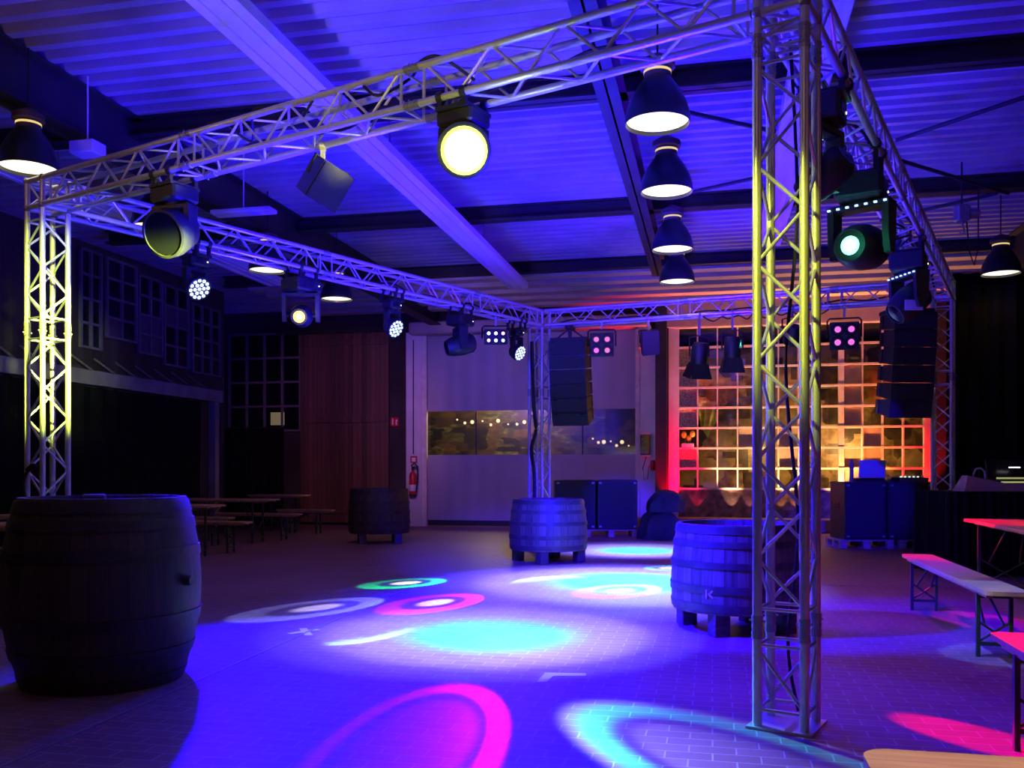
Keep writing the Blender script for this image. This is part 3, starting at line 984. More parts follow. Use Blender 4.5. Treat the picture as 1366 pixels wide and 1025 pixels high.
# ------------------------------------------------------------------ lights helpers
def spot(name, loc, target, col, power, angle, blend=.3, radius=.05):
    ld = bpy.data.lights.new(name, 'SPOT')
    ld.color = col
    ld.energy = power
    ld.spot_size = math.radians(angle)
    ld.spot_blend = blend
    ld.shadow_soft_size = radius
    o = bpy.data.objects.new(name, ld)
    COL.objects.link(o)
    o.location = loc
    o.rotation_euler = (Vector(target)-Vector(loc)).to_track_quat('-Z', 'Y').to_euler()
    return o
def gobo(name, loc, target, radius, col, power, stops, side=None, soft=.01, roll=0.0):
    """projector: stops = colour ramp over the beam radius (0 centre .. 1 rim); side = (angle, lo, hi) brightens one side"""
    loc, target = Vector(loc), Vector(target)
    dist = (target-loc).length
    tanh = radius/dist
    o = spot(name, loc, target, col, power, math.degrees(2*math.atan(tanh*1.12)), .02, soft)
    ld = o.data
    ld.use_nodes = True
    nt = ld.node_tree
    em = [n for n in nt.nodes if n.type == 'EMISSION'][0]
    tc = N(nt, 'ShaderNodeTexCoord')
    sp = N(nt, 'ShaderNodeSeparateXYZ')
    nt.links.new(tc.outputs['Normal'], sp.inputs[0])
    def mth(op, a_, b_=None):
        n = N(nt, 'ShaderNodeMath', operation=op)
        for i, v in enumerate((a_, b_)):
            if v is None:
                continue
            if isinstance(v, (int, float)):
                n.inputs[i].default_value = v
            else:
                nt.links.new(v, n.inputs[i])
        return n.outputs[0]
    az = mth('ABSOLUTE', sp.outputs[2])
    gx = mth('DIVIDE', mth('DIVIDE', sp.outputs[0], az), tanh)
    gy = mth('DIVIDE', mth('DIVIDE', sp.outputs[1], az), tanh)
    rr = mth('SQRT', mth('ADD', mth('MULTIPLY', gx, gx), mth('MULTIPLY', gy, gy)))
    rp = ramp(nt, stops)
    nt.links.new(mth('DIVIDE', rr, 1.1), rp.inputs['Fac'])
    colout = rp.outputs['Color']
    if side:
        an, lo, hi = side
        pr = mth('ADD', mth('MULTIPLY', gx, math.cos(an)), mth('MULTIPLY', gy, math.sin(an)))
        mr = N(nt, 'ShaderNodeMapRange')
        mr.inputs['From Min'].default_value = -.6
        mr.inputs['From Max'].default_value = .8
        mr.inputs['To Min'].default_value = lo
        mr.inputs['To Max'].default_value = hi
        nt.links.new(pr, mr.inputs['Value'])
        nt.links.new(mth('MAXIMUM', mr.outputs[0], 0.0), em.inputs['Strength'])
    nt.links.new(colout, em.inputs['Color'])
    return o

# ------------------------------------------------------------------ fixtures
def hook(mb, x=0, y=0, top=0.0, drop=.08):
    mb.lathe([(TR+.004, -.018), (TR+.014, -.018), (TR+.014, .018), (TR+.004, .018)], 12,
             T(x, y, top+TR) @ Matrix.Rotation(PI/2, 4, 'Y'), True, True)
    mb.box((x, y, top-drop/2-.005), (.03, .03, drop))
HANG = ZC-S/2-TR
def mover(beam, px, target, W, drop, base_h, arm, head_r, head_l, label, lens, leds=None, group='moving head lights', off=0.0,
          lens_r=.6, lens_off=0.0, beam_angle=None, strip=False, stubby=False, hot=0):
    p = on_beam(*beam, px)
    d = (cc[beam[1]]-cc[beam[0]]).normalized()
    nrm = Vector((-d.y, d.x))
    p = p+nrm*off
    piv = Vector((p.x, p.y, HANG-drop-base_h-arm))
    v = Vector(target)-piv
    yaw = math.atan2(v.x, -v.y)                # local -y faces the target
    tilt = math.atan2(-v.z, math.hypot(v.x, v.y))
    mx = T(p.x, p.y, HANG) @ RZ(yaw)
    r = thing('moving_head_light', mx, label, 'stage light', group)
    bang = math.atan2(d.y, d.x)-yaw
    RB = RZ(bang)
    mb = MB()
    tmp = MB(); hook(tmp, -W*.28, S/2-off, 0, drop); hook(tmp, W*.28, S/2-off, 0, drop); hook(tmp, -W*.28, -S/2-off, 0, drop); hook(tmp, W*.28, -S/2-off, 0, drop)
    tmp.box((0, -off, -drop), (W*.75, S+.04, .025))
    mb.add(tmp.v, tmp.f, False, RB); mb.build('clamp', M['black'], r)
    mb = MB(); mb.box((0, 0, -drop-base_h/2), (W*.86, W*.72, base_h), RB, .018); bs = mb.build('base', M['black'], r)
    mb = MB(); mb.box((W*.3, -W*.365, -drop-base_h*.5), (.012, .006, .012), RB); mb.build('status_led', M['led_white'], bs)
    mb = MB(); mb.box((-.02, -W*.364, -drop-base_h*.5), (W*.3, .006, base_h*.5), RB); mb.build('display', M['black_gloss'], bs)
    zt_ = -drop-base_h
    pz = zt_-arm
    mb = MB()
    mb.lathe([(W*.2, zt_-.02), (W*.2, zt_)], 20)
    mb.box((0, 0, zt_-.035), (W, W*.34, .05), None, .012)
    for s in (-1, 1):
        poly = [(-W*.17, 0), (W*.17, 0), (W*.15, -arm*.8), (W*.07, -arm-.05), (-W*.07, -arm-.05), (-W*.15, -arm*.8)]
        mb.prism(poly, .045, T(s*W/2-(.045 if s > 0 else 0), 0, zt_-.02) @ Matrix(((0, 0, 1, 0), (1, 0, 0, 0), (0, 1, 0, 0), (0, 0, 0, 1))))
    mb.build('yoke', M['black'], r)
    # head: turned about its own axis, front face at +z of the lathe -> local -y
    HM = T(0, 0, pz) @ Matrix.Rotation(-tilt, 4, 'X').inverted() @ Matrix.Rotation(PI/2, 4, 'X')
    f = head_l*.5
    mb = MB()
    if stubby:
        mb.lathe([(.0001, -f), (head_r*.55, -f), (head_r*.8, -f*.75), (head_r*.92, -f*.1), (head_r, f*.3), (head_r, f*.96), (head_r*.9, f), (head_r*.88, f*.9), (.0001, f*.9)], 28, HM)
    else:
        mb.lathe([(.0001, -f), (head_r*.7, -f), (head_r*.95, -f*.8), (head_r*1.05, -f*.1), (head_r*.98, f*.5), (head_r*.78, f*.93), (head_r*.72, f), (head_r*.68, f), (head_r*.66, f*.92), (.0001, f*.92)], 28, HM)
    mb.tube((-W/2+.02, 0, pz), (W/2-.02, 0, pz), .03, 12)
    hd = mb.build('head', M['black'], r)
    mb = MB()
    for k in range(5):
        mb.lathe([(head_r*(.62-.1*k), -f-.006), (head_r*(.62-.1*k)-.012, -f-.006), (head_r*(.62-.1*k)-.012, -f+.002), (head_r*(.62-.1*k), -f+.002)], 20, HM, True, True)
    mb.build('fan_grille', M['black_gloss'], hd)
    if leds:
        rings = leds
        for (rad, cnt) in rings:
            for k in range(cnt):
                t = 2*PI*k/max(cnt, 1)+.3
                mb = MB(); mb.lathe([(.0001, 0), (head_r*.155, 0), (head_r*.13, .008), (.0001, .010)], 10, HM @ T(rad*head_r*math.cos(t), rad*head_r*math.sin(t), f*.92))
                mb.build('led_lens', lens, hd)
    elif lens:
        mb = MB(); mb.lathe([(.0001, f*.955+.004), (head_r*lens_r, f*.95), (head_r*lens_r, f*.93), (.0001, f*.93)], 24, HM); mb.build('lens', lens, hd)
        if hot:
            mb = MB(); mb.lathe([(.0001, f*.955+.012), (head_r*lens_r*hot, f*.95+.008), (head_r*lens_r*hot, f*.95), (.0001, f*.95)], 24, HM); mb.build('hot_core', M['hot_core'], hd, None, 'glaring white middle of the lens')
    if strip:
        for k in range(7):
            mb = MB(); mb.box((-W*.46+W*.92*k/6, -W*.19, zt_-.04), (.02, .012, .012)); mb.build('strip_led', M['led_blue'], r, None, 'tiny blue LED')
    wm = r.matrix_world @ HM
    return wm @ Vector((0, 0, f+.10)), r

FR, LF, BK, RT = ('nr', 'nl'), ('nl', 'bl'), ('bl', 'br'), ('nr', 'br')
CL = ((0, 1), (.38, 6), (.74, 12))
pos = {}
pos['yellow'], _ = mover(FR, 618, (.3, 0, 1.2), .31, .05, .10, .13, .165, .24, 'front beam moving head glaring yellow green toward the viewer', M['yellow_lens'], lens_r=.86, stubby=True, hot=.84)
pos['side'], _ = mover(FR, 233, (-3.9, 3.2, 1.4), .34, .07, .12, .21, .185, .30, 'moving head near the left tower turned sideways, edges gleaming yellow', M['dark_glass'], stubby=True, lens_r=.85)
pos['blue1'], _ = mover(LF, 261, (.6, 6.2, 0), .25, .10, .10, .19, .125, .17, 'blue LED wash light hanging nearest on the left beam', M['blue_lens'], CL, 'blue wash lights', stubby=True)
pos['gold'], _ = mover(LF, 402, (-1.9, 2.5, 1.3), .42, .09, .14, .27, .125, .34, 'large moving head with golden lens on the left beam', M['gold_lens'], lens_r=.52, hot=.45)
pos['blue2'], _ = mover(LF, 523, (3.2, 8.2, 0), .24, .10, .10, .22, .125, .17, 'blue LED wash light in the middle of the left beam', M['blue_lens'], CL, 'blue wash lights', stubby=True)
pos['pair'], _ = mover(LF, 614, (-4.5, 11.5, 2.0), .38, .10, .13, .27, .14, .42, 'dark moving head aimed left, far on the left beam', M['dark_glass'])
pos['blue3'], _ = mover(LF, 689, (5.5, 9.5, 0), .23, .10, .10, .24, .125, .17, 'blue LED wash light beside the far truss corner', M['blue_lens'], CL, 'blue wash lights', stubby=True)
pos['green'], _ = mover(RT, 1149, (-1.9, 2.0, 2.2), .44, .17, .17, .32, .155, .40, 'large moving head with mint green lens on the right beam', M['green_lens'], lens_r=.42, strip=True, hot=.55)
pos['near'], _ = mover(RT, 1099, (-1.5, 9, 0), .30, .06, .16, .30, .11, .32, 'dark moving head half hidden behind the nearest tower', M['dark_glass'], strip=True)
pos['far'], rr_ = mover(RT, 1212, (.3, 8.2, 0), .44, .14, .18, .30, .15, .38, 'big dark moving head above the right speaker column', M['dark_glass'], strip=True)
pp = at_d(1219, 407, rr_.matrix_world.translation.y-.16)
mb = MB(); mb.box((0, 0, 0), (.17, .012, .10))
mb.build('rating_plate', M['white'], rr_, rr_.matrix_world.inverted() @ T(pp), 'white rating plate')

def blinder(beam, px, tgt, w, drop, label, mats, rows, cols, hh=None, group='multi cell blinders'):
    p = chord_pt(beam, px)
    v = Vector(tgt)-Vector((p.x, p.y, HANG-.3))
    yaw = math.atan2(v.x, -v.y)
    tilt = math.atan2(-v.z, math.hypot(v.x, v.y))
    r = thing('blinder_light', T(p.x, p.y, HANG) @ RZ(yaw), label, 'stage light', group)
    h_ = hh or w
    mb = MB(); hook(mb, 0, 0, -.0, drop); mb.build('clamp', M['steel'], r)
    c_ = -drop-.03-h_/2
    mb = MB()
    mb.path([(-w/2-.03, 0, c_-.05), (-w/2-.03, 0, -drop-.04), (-w/2, 0, -drop-.01), (w/2, 0, -drop-.01), (w/2+.03, 0, -drop-.04), (w/2+.03, 0, c_-.05)], .013, 6)
    mb.build('yoke', M['black'], r)
    HM = T(0, 0, c_-.03) @ Matrix.Rotation(tilt*.6, 4, 'X')
    mb = MB(); mb.box((0, 0, 0), (w, .12, h_), HM, .012); hs = mb.build('housing', M['black'], r)
    mb = MB(); mb.box((0, .07, 0), (w*.8, .05, h_*.8), HM, .01)
    for k in range(6):
        mb.box((-w*.35+w*.14*k, .1, 0), (.01, .04, h_*.75), HM)
    mb.build('heat_sink', M['black'], hs)
    for i in range(rows):
        for j in range(cols):
            x = (j-(cols-1)/2)*w/cols*.92
            z = ((rows-1)/2-i)*h_/rows*.92
            HL = HM @ T(x, -.06, z) @ Matrix.Rotation(PI/2, 4, 'X')
            cr = min(w/cols, h_/rows)
            mb = MB(); mb.lathe([(cr*.45, 0), (cr*.42, .012), (cr*.36, .012), (cr*.34, .002)], 16, HL, cap=False); mb.build('bezel', M['black_gloss'], hs)
            mb = MB(); mb.lathe([(.0001, .010), (cr*.15, .008), (cr*.22, .002), (.0001, .002)], 16, HL); mb.build('cell_lens', mats[(i*cols+j) % len(mats)], hs)
    return r
P_, G_ = M['pink_lens'], M['magenta_lens']
blinder(BK, 806, (0, 2, 1.2), .36, .10, 'four cell blinder with rosy cells in front of the roller door', [P_, P_, G_, P_], 2, 2)
blinder(BK, 1127, (1.5, 2, 1.2), .38, .16, 'four cell blinder with magenta cells in front of the glass wall', [G_], 2, 2)
blinder(LF, 653, (0, 3, 1.2), .34, .14, 'six cell light bar with pale mixed cells before the roller door', [M['cell_c'], M['cell_w'], M['cell_p'], M['cell_p'], M['cell_w'], M['cell_b']], 2, 3, .22)

def par_can(beam, px, yaw, tilt, w, hgt, drop, label, flare=True):
    p = chord_pt(beam, px)
    r = thing('spotlight', T(p.x, p.y, HANG) @ RZ(yaw), label, 'stage light', 'dark unlit spotlights')
    mb = MB(); hook(mb, 0, 0, 0, drop); mb.build('clamp', M['steel'], r)
    HM = T(0, 0, -drop-.16-hgt*.3) @ Matrix.Rotation(tilt, 4, 'X')
    mb = MB(); mb.path([(-w*.55, 0, -drop-.16-hgt*.3), (-w*.55, 0, -drop-.04), (0, 0, -drop), (w*.55, 0, -drop-.04), (w*.55, 0, -drop-.16-hgt*.3)], .012); mb.build('yoke', M['black'], r)
    mb = MB(); mb.lathe([(.0001, hgt*.4), (w*.36, hgt*.4), (w*.45, hgt*.28), (w*.45, -hgt*.2), (w*.40, -hgt*.24), (.0001, -hgt*.22)], 18, HM); bd = mb.build('can', M['black'], r)
    if flare:
        for k in range(4):
            t = k*PI/2
            mb = MB()
            a0 = w*.36; b0 = w*.58
            mb.add([(-a0, w*.42, -hgt*.2), (a0, w*.42, -hgt*.2), (b0, w*.62, -hgt*.62), (-b0, w*.62, -hgt*.62),
                    (-a0, w*.43, -hgt*.2), (a0, w*.43, -hgt*.2), (b0, w*.63, -hgt*.62), (-b0, w*.63, -hgt*.62)],
                   [(0, 3, 2, 1), (4, 5, 6, 7), (0, 1, 5, 4), (2, 3, 7, 6), (1, 2, 6, 5), (0, 4, 7, 3)], False, HM @ RZ(t))
            mb.build('barn_door', M['black'], bd)
    mb = MB(); mb.lathe([(.0001, -hgt*.215), (w*.38, -hgt*.225), (.0001, -hgt*.235)], 18, HM); mb.build('lens', M['dark_glass'], bd)
    return r
par_can(BK, 935, .2, .25, .27, .5, .28, 'left of two dark barn door spotlights hanging before the glass wall')
par_can(BK, 979, -.1, .15, .27, .5, .22, 'right of two dark barn door spotlights hanging before the glass wall')
par_can(BK, 1058, .1, .5, .26, .42, .10, 'dark spotlight seen through the upper part of the nearest tower', False)

def hung_box(beam, px, mx2, w, d_, h_, drop, label, mat, off=0.0):
    p = chord_pt(beam, px)
    r = thing('monitor_speaker', T(p.x, p.y, HANG), label, 'speaker', 'small hanging speakers')
    mb = MB(); hook(mb, 0, off, 0, drop); mb.build('clamp', M['steel'], r)
    HM = T(0, off, -drop-h_*.5) @ mx2
    mb = MB()
    poly = [(-w/2, -d_/2), (w/2, -d_/2), (w*.34, d_/2), (-w*.34, d_/2)]
    mb.prism(poly, h_, HM @ T(0, 0, -h_/2)); cab = mb.build('cabinet', mat, r)
    mb = MB(); mb.box((0, -d_/2-.006, 0), (w*.94, .012, h_*.94), HM); mb.build('grille', M['grille'], cab)
    mb = MB(); mb.path([tuple(HM @ Vector((-w*.5, 0, 0))), tuple(HM @ Vector((-w*.55, 0, h_*.5))), (0, off, -drop+.0), tuple(HM @ Vector((w*.55, 0, h_*.5))), tuple(HM @ Vector((w*.5, 0, 0)))], .011); mb.build('bracket', M['black'], r)
    return r
hung_box(FR, 415, RZ(.7) @ Matrix.Rotation(.55, 4, 'X') @ Matrix.Rotation(.3, 4, 'Y'), .27, .24, .27, .09, 'dark wedge speaker hanging under the front beam', M['black'])
hung_box(BK, 868, RZ(.15) @ Matrix.Rotation(.25, 4, 'X') @ Matrix.Rotation(-.12, 4, 'Y'), .26, .24, .36, .16, 'small dark speaker hanging above the right door jamb', M['black'])

# line arrays
def line_array(p, top, n, w, d_, h_, yaw, splay, label):
    r = thing('line_array', T(p[0], p[1], HANG) @ RZ(yaw), label, 'speaker', 'hanging speaker columns')
    drop = HANG-top
    mb = MB(); mb.box((0, .05, -drop-.02), (w, d_*.9, .05)); mb.box((0, 0, -drop/2-.02), (.05, .05, drop)); mb.tube((-w*.4, 0, -drop), (0, 0, -.02), .012); mb.tube((w*.4, 0, -drop), (0, 0, -.02), .012)
    mb.box((0, 0, -.0), (.09, .3, .09)); mb.build('rigging_frame', M['black'], r)
    x = Vector((0, -d_/2, -drop-.05)); t = .05
    for k in range(n):
        R_ = Matrix.Rotation(t, 4, 'X')
        HM = T(x) @ R_
        mb = MB()
        poly = [(0, 0), (d_, -.03), (d_, -h_+.03), (0, -h_+.006)]
        mb.prism(poly, w, HM @ T(-w/2, 0, 0) @ Matrix(((0, 0, 1, 0), (1, 0, 0, 0), (0, 1, 0, 0), (0, 0, 0, 1))))
        cab = mb.build('cabinet', M['black'], r)
        mb = MB(); mb.box((0, -.008, -h_/2), (w*.94, .014, h_*.86), HM); mb.build('grille', M['grille'], cab)
        mb = MB()
        for s in (-1, 1):
            mb.box((s*(w/2+.006), d_*.8, -h_/2), (.012, .05, h_*.8), HM)
            mb.box((s*w*.36, -.018, -h_*.1), (.05, .008, .012), HM)
        mb.build('side_rail', M['black_gloss'], cab)
        x = HM @ Vector((0, 0, -h_))
        t += splay
pa = on_beam(*BK, 752)
line_array((pa.x+.10, pa.y+.02), at_d(752, 452, pa.y).z, 6, .58, .42, .225, -.32, .055, 'left hanging speaker column in front of the roller door')
pb = on_beam(*BK, 1199)
line_array((pb.x, pb.y-.3), at_d(1199, 414, pb.y-.3).z, 6, .57, .42, .232, .06, .03, 'right hanging speaker column beside the far right tower')

# ------------------------------------------------------------------ pendant lamps
def lamp(px, py, label, top_mat=None, cap=True):
    zr = 3.93
    p = at_z(px, py, zr)
    r = thing('pendant_lamp', T(p), label, 'lamp', 'industrial pendant lamps')
    mb = MB(); mb.lathe([(.25, 0), (.246, .07), (.225, .15), (.18, .24), (.125, .32), (.105, .35), (.100, .345), (.12, .31), (.175, .235), (.22, .145), (.24, .065), (.243, .0)], 32, None, True, True)
    mb.build('shade', M['lamp_green'], r)
    mb = MB(); mb.lathe([(.105, .35), (.105, .42), (.135, .43), (.135, .48), (.07, .52), (.03, .54), (.0001, .54)], 20); cp = mb.build('cap', M['lamp_cap'], r)
    mb = MB(); mb.lathe([(.1065, .385), (.1065, .405)], 20, cap=False); mb.build('vent_ring', M['amber_lens'], cp)
    mb = MB(); mb.lathe([(.0001, .012), (.12, .014), (.236, .03), (.236, .035), (.0001, .035)], 28); mb.build('lamp_glass', M['warm_lens'], r)
    c_, a_ = to_ca(p.x, p.y)
    mb = MB(); mb.tube((0, 0, .53), (0, 0, CEIL-zr), .008); mb.build('cable', M['cable'], r)
    return r
l0 = lamp(877, 166, 'nearest and largest hanging lamp right of centre, under the front truss')
for px, py, lab in ((889, 257, 'second hanging lamp of the right row, with a rusty cap'), (897, 334, 'third hanging lamp of the right row'),
                    (903, 377, 'farthest and smallest hanging lamp of the right row'), (38, 226, 'hanging lamp at the far left behind the yellow tower top'),
                    (206, 305, 'hanging lamp mostly hidden behind the sideways moving head'), (357, 362, 'hanging lamp under the left truss, left of the golden lens'),
                    (449, 400, 'hanging lamp under the left truss, right of the golden lens'), (1335, 366, 'lone hanging lamp at the right edge above the backdrop')):
    copy_tree(l0, T(at_z(px, py, 3.93)), lab)

# small white boxes under the left girder
for px, py, dd, w_, h_, lab in ((117, 199, 8.6, .26, .12, 'small pale junction box under the left girder'), (325, 283, 10.5, .75, .05, 'thin pale batten under the left girder, above the blue wash light')):
    p = at_d(px, py, dd)
    mb = MB(); mb.box((0, 0, 0), (w_, .2, h_), None, .01); mb.tube((0, 0, h_/2), (0, 0, CEIL-p.z), .008)
    tag(mb.build('junction_box', M['white_duct'], None, T(p) @ HALL), lab, 'box')

ch = at_d(1283, 285, 11.0)
hh = thing('chain_hoist', T(ch), 'small dark chain hoist hanging at the right under the sloping rods', 'hoist')
mb = MB(); mb.box((0, 0, 0), (.16, .14, .20), None, .02); mb.lathe([(.05, -.10), (.06, .10)], 14, T(.10, 0, 0) @ Matrix.Rotation(PI/2, 4, 'Y')); mb.build('body', M['steel'], hh)
mb = MB(); mb.tube((0, 0, .10), (0, 0, CEIL-ch.z), .012); mb.build('lift_chain', M['dark_steel'], hh)
mb = MB(); mb.path([(0, 0, -.10), (.02, 0, -.17), (.04, 0, -.22), (0, 0, -.25), (-.03, 0, -.22)], .011); mb.build('hook', M['steel'], hh)
mb = MB(); mb.path([(.06, 0, -.1), (.10, .02, -.45), (.16, .02, -.62), (.21, .02, -.4), (.20, 0, .3)], .009); mb.build('hand_chain', M['dark_steel'], hh)
# ------------------------------------------------------------------ cables on the truss
def cable(name, pts, r_, label):
    P = [Vector(p) for p in pts]
    out = []
    for i in range(len(P)-1):
        p0, p1, p2, p3 = P[max(i-1, 0)], P[i], P[i+1], P[min(i+2, len(P)-1)]
        for k in range(6):
            t = k/6
            out.append(.5*((2*p1)+(p2-p0)*t+(2*p0-5*p1+4*p2-p3)*t*t+(3*p1-p0-3*p2+p3)*t*t*t))
    out.append(P[-1])
    mb = MB(); mb.path(out, r_, 6)
    return tag(mb.build(name, M['cable']), label, 'cable', 'black cables on the truss')
def bpt(beam, f, dz, dn):
    p, q_ = cc[beam[0]], cc[beam[1]]
    d = (q_-p); n_ = Vector((-d.y, d.x)).normalized()
    x = p+d*f+n_*dn
    return (x.x, x.y, ZC+dz)
rnd = random.Random(3)
for beam, lab, f0, f1 in ((FR, 'black cable lying along the front truss beam', .12, .8), (LF, 'black cable lying along the left truss beam', .1, .92),
                          (BK, 'black cable lying along the rear truss beam', .06, .95), (RT, 'black cable lying along the right truss beam', .08, .92)):
    n = 16
    cable('cable', [bpt(beam, f0+(f1-f0)*k/n, -S/2+.045+.05*rnd.random()*(k % 2), .05*math.sin(k*1.3)) for k in range(n+1)], .012, lab)
for beam, lab, f0, f1, sgn in ((FR, 'looping black cable tied to the top of the front truss beam', .3, .66, -1), (BK, 'looping black cable tied under the rear truss beam', .45, .75, 1),
                               (RT, 'looping black cable hanging in the right truss beam', .3, .6, 1)):
    n = 14
    cable('cable', [bpt(beam, f0+(f1-f0)*k/n, (S/2+.03 if k % 4 else S/2-.10) if sgn < 0 else (-S/2-.02-.06*(k % 2)), .10*(1 if k % 3 else -.4)) for k in range(n+1)], .010, lab)
# cables hanging along tower legs
cable('cable', [(NRc.x+.06, NRc.y+.14, 3.5), (NRc.x+.09, NRc.y+.12, 2.6), (NRc.x+.04, NRc.y+.15, 1.8), (NRc.x+.09, NRc.y+.11, 1.0), (NRc.x+.05, NRc.y+.15, .4), (NRc.x+.12, NRc.y+.2, .02)], .009, 'black cable running down inside the nearest tower')
cable('cable', [(BLc.x-.12, BLc.y-.1, 3.3), (BLc.x-.1, BLc.y-.14, 2.4), (BLc.x-.06, BLc.y-.15, 1.9), (BLc.x-.13, BLc.y-.14, 1.6), (BLc.x-.08, BLc.y-.14, 1.1), (BLc.x-.1, BLc.y-.2, .03)], .03, 'thick cable bundle tied to the far middle tower')
p = at_d(46, 652, 7.80)
cable('cable', [(p.x-.07, p.y, p.z+.16), (p.x+.02, p.y-.03, p.z+.2), (p.x+.07, p.y, p.z+.05), (p.x+.03, p.y-.02, p.z-.12), (p.x-.07, p.y, p.z-.1), (p.x-.09, p.y, p.z+.08), (p.x, p.y, p.z+.18), (p.x+.08, p.y, p.z-.02), (p.x-.02, p.y, p.z-.14)], .014, 'coil of black cable hung at the foot of the yellow lit tower')
cable('cable', [(BRc.x+.05, BRc.y-.1, 3.4), (BRc.x+.06, BRc.y-.13, 2.5), (BRc.x+.02, BRc.y-.12, 1.8), (BRc.x+.05, BRc.y-.14, 1.2), (BRc.x+.0, BRc.y-.2, .03)], .016, 'black cable running down the far right tower')

# ------------------------------------------------------------------ barrels
def barrel(p, prof, lidz, lidr, hoops, mat, label, legs=False, hoopm=None, rim=None, rot=0.0):
    r = thing('barrel', T(p) @ RZ(rot), label, 'barrel', 'wine barrels')
    top = prof[-1]
    inner = [(top[0]-.03, top[1]), (top[0]-.035, lidz), (.0001, lidz)]
    mb = MB(); mb.lathe([(.0001, prof[0][1])]+prof+inner, 68); mb.build('staves', mat, r)
    mb = MB(); mb.lathe([(.0001, lidz+.001), (lidr, lidz+.001), (lidr, lidz+.018), (.0001, lidz+.018)], 40); mb.build('lid', M['barrel_lid'], r)
    def rad(z):
        for (r0, z0), (r1, z1) in zip(prof[:-1], prof[1:]):
            if z0 <= z <= z1 and z1 > z0:
                return r0+(r1-r0)*(z-z0)/(z1-z0)
        return top[0]
    for z0, z1 in hoops:
        mb = MB(); mb.lathe([(rad(z0)+.001, z0), (rad(z0)+.009, z0), (rad(z1)+.009, z1), (rad(z1)+.001, z1)], 48, cap=False)
        mb.build('hoop', hoopm or M['hoop'], r)
    return r, rad
def bprof(r0, rb, r1, z0, zb, z1, n=14):
    out = []
    for k in range(n+1):
        z = z0+(z1-z0)*k/n
        if z < zb:
            t = (zb-z)/(zb-z0); rr = rb+(r0-rb)*t*t
        else:
            t = (z-zb)/(z1-zb); rr = rb+(r1-rb)*t*t
        out.append((rr, z))
    return out
pB = Vector(((139-CX)/F*5.58, 5.58, 0))
r, rad = barrel(pB, bprof(.45, .565, .475, 0, .58, 1.115), 1.05, .43, ((.0, .07), (.17, .23), (.36, .43), (.76, .82), (.93, .99), (1.03, 1.10)), M['barrel_dark'], 'big dark oak barrel at the front left')
mb = MB(); mb.lathe([(.0001, 0), (.032, 0), (.028, .05), (.0001, .05)], 12, RZ(-.25) @ T(.56, 0, .62) @ Matrix.Rotation(PI/2, 4, 'Y')); mb.build('bung', M['post_wood'], r)
mb = MB(); mb.box((-.05, -.25, 1.09), (.13, .16, .07), None, .01)
tag(mb.build('wood_block', M['post_wood'], None, T(pB) @ RZ(.4) @ T(0, 0, .012)), 'small wooden block lying on top of the dark front left barrel', 'block')
def vat(px, zf, label, topz, rb, r1, mat, rot, hoopm):
    p = Vector(((px-CX)/F*zf, zf, 0))
    r, rad = barrel(p, bprof(rb*.97, rb, r1, .17, .36, topz), topz-.09, r1-.04, ((.19, .25), (.33, .39), (.52, .57), (.68, .73), (topz-.07, topz-.01)), mat, label, True, hoopm, None, rot)
    for k in range(4):
        t = k*PI/2+PI/4
        x, y = math.cos(t)*rb*.80, math.sin(t)*rb*.80
        mb = MB(); mb.box((x, y, .115), (.13, .13, .23), None, .006); mb.build('leg', M['post_wood'], r)
    return r, p
vat(731.5, 12.75, 'blue lit half barrel on wooden feet before the far middle tower', .875, .545, .485, M['barrel'], .55, M['hoop_pale'])
rv, pv = vat(980, 7.35, 'blue lit half barrel on wooden feet just left behind the nearest tower', .855, .505, .455, M['barrel'], .25, M['hoop_pale'])
vat(506, 16.1, 'dim half barrel on wooden feet in front of the boarded door', .95, .54, .50, M['barrel_dark'], .2, M['hoop'])
# worn stencil letter still readable on the near vat
mb = MB()
fw = rv.matrix_world.inverted() @ Vector((0, 0, 0)); an = math.atan2(fw.y, fw.x)-.38
LM = RZ(an) @ T(.513, 0, .33) @ Matrix.Rotation(PI/2, 4, 'Z') @ Matrix.Rotation(PI/2, 4, 'X')
mb.box((-.022, 0, 0), (.011, .07, .006), LM)
mb.box((.002, .017, 0), (.011, .048, .006), LM @ Matrix.Rotation(-.75, 4, 'Z'))
mb.box((.002, -.017, 0), (.011, .048, .006), LM @ Matrix.Rotation(.75, 4, 'Z'))
mb.build('stencil', M['white_duct'], rv, None, 'worn pale stencil letter')
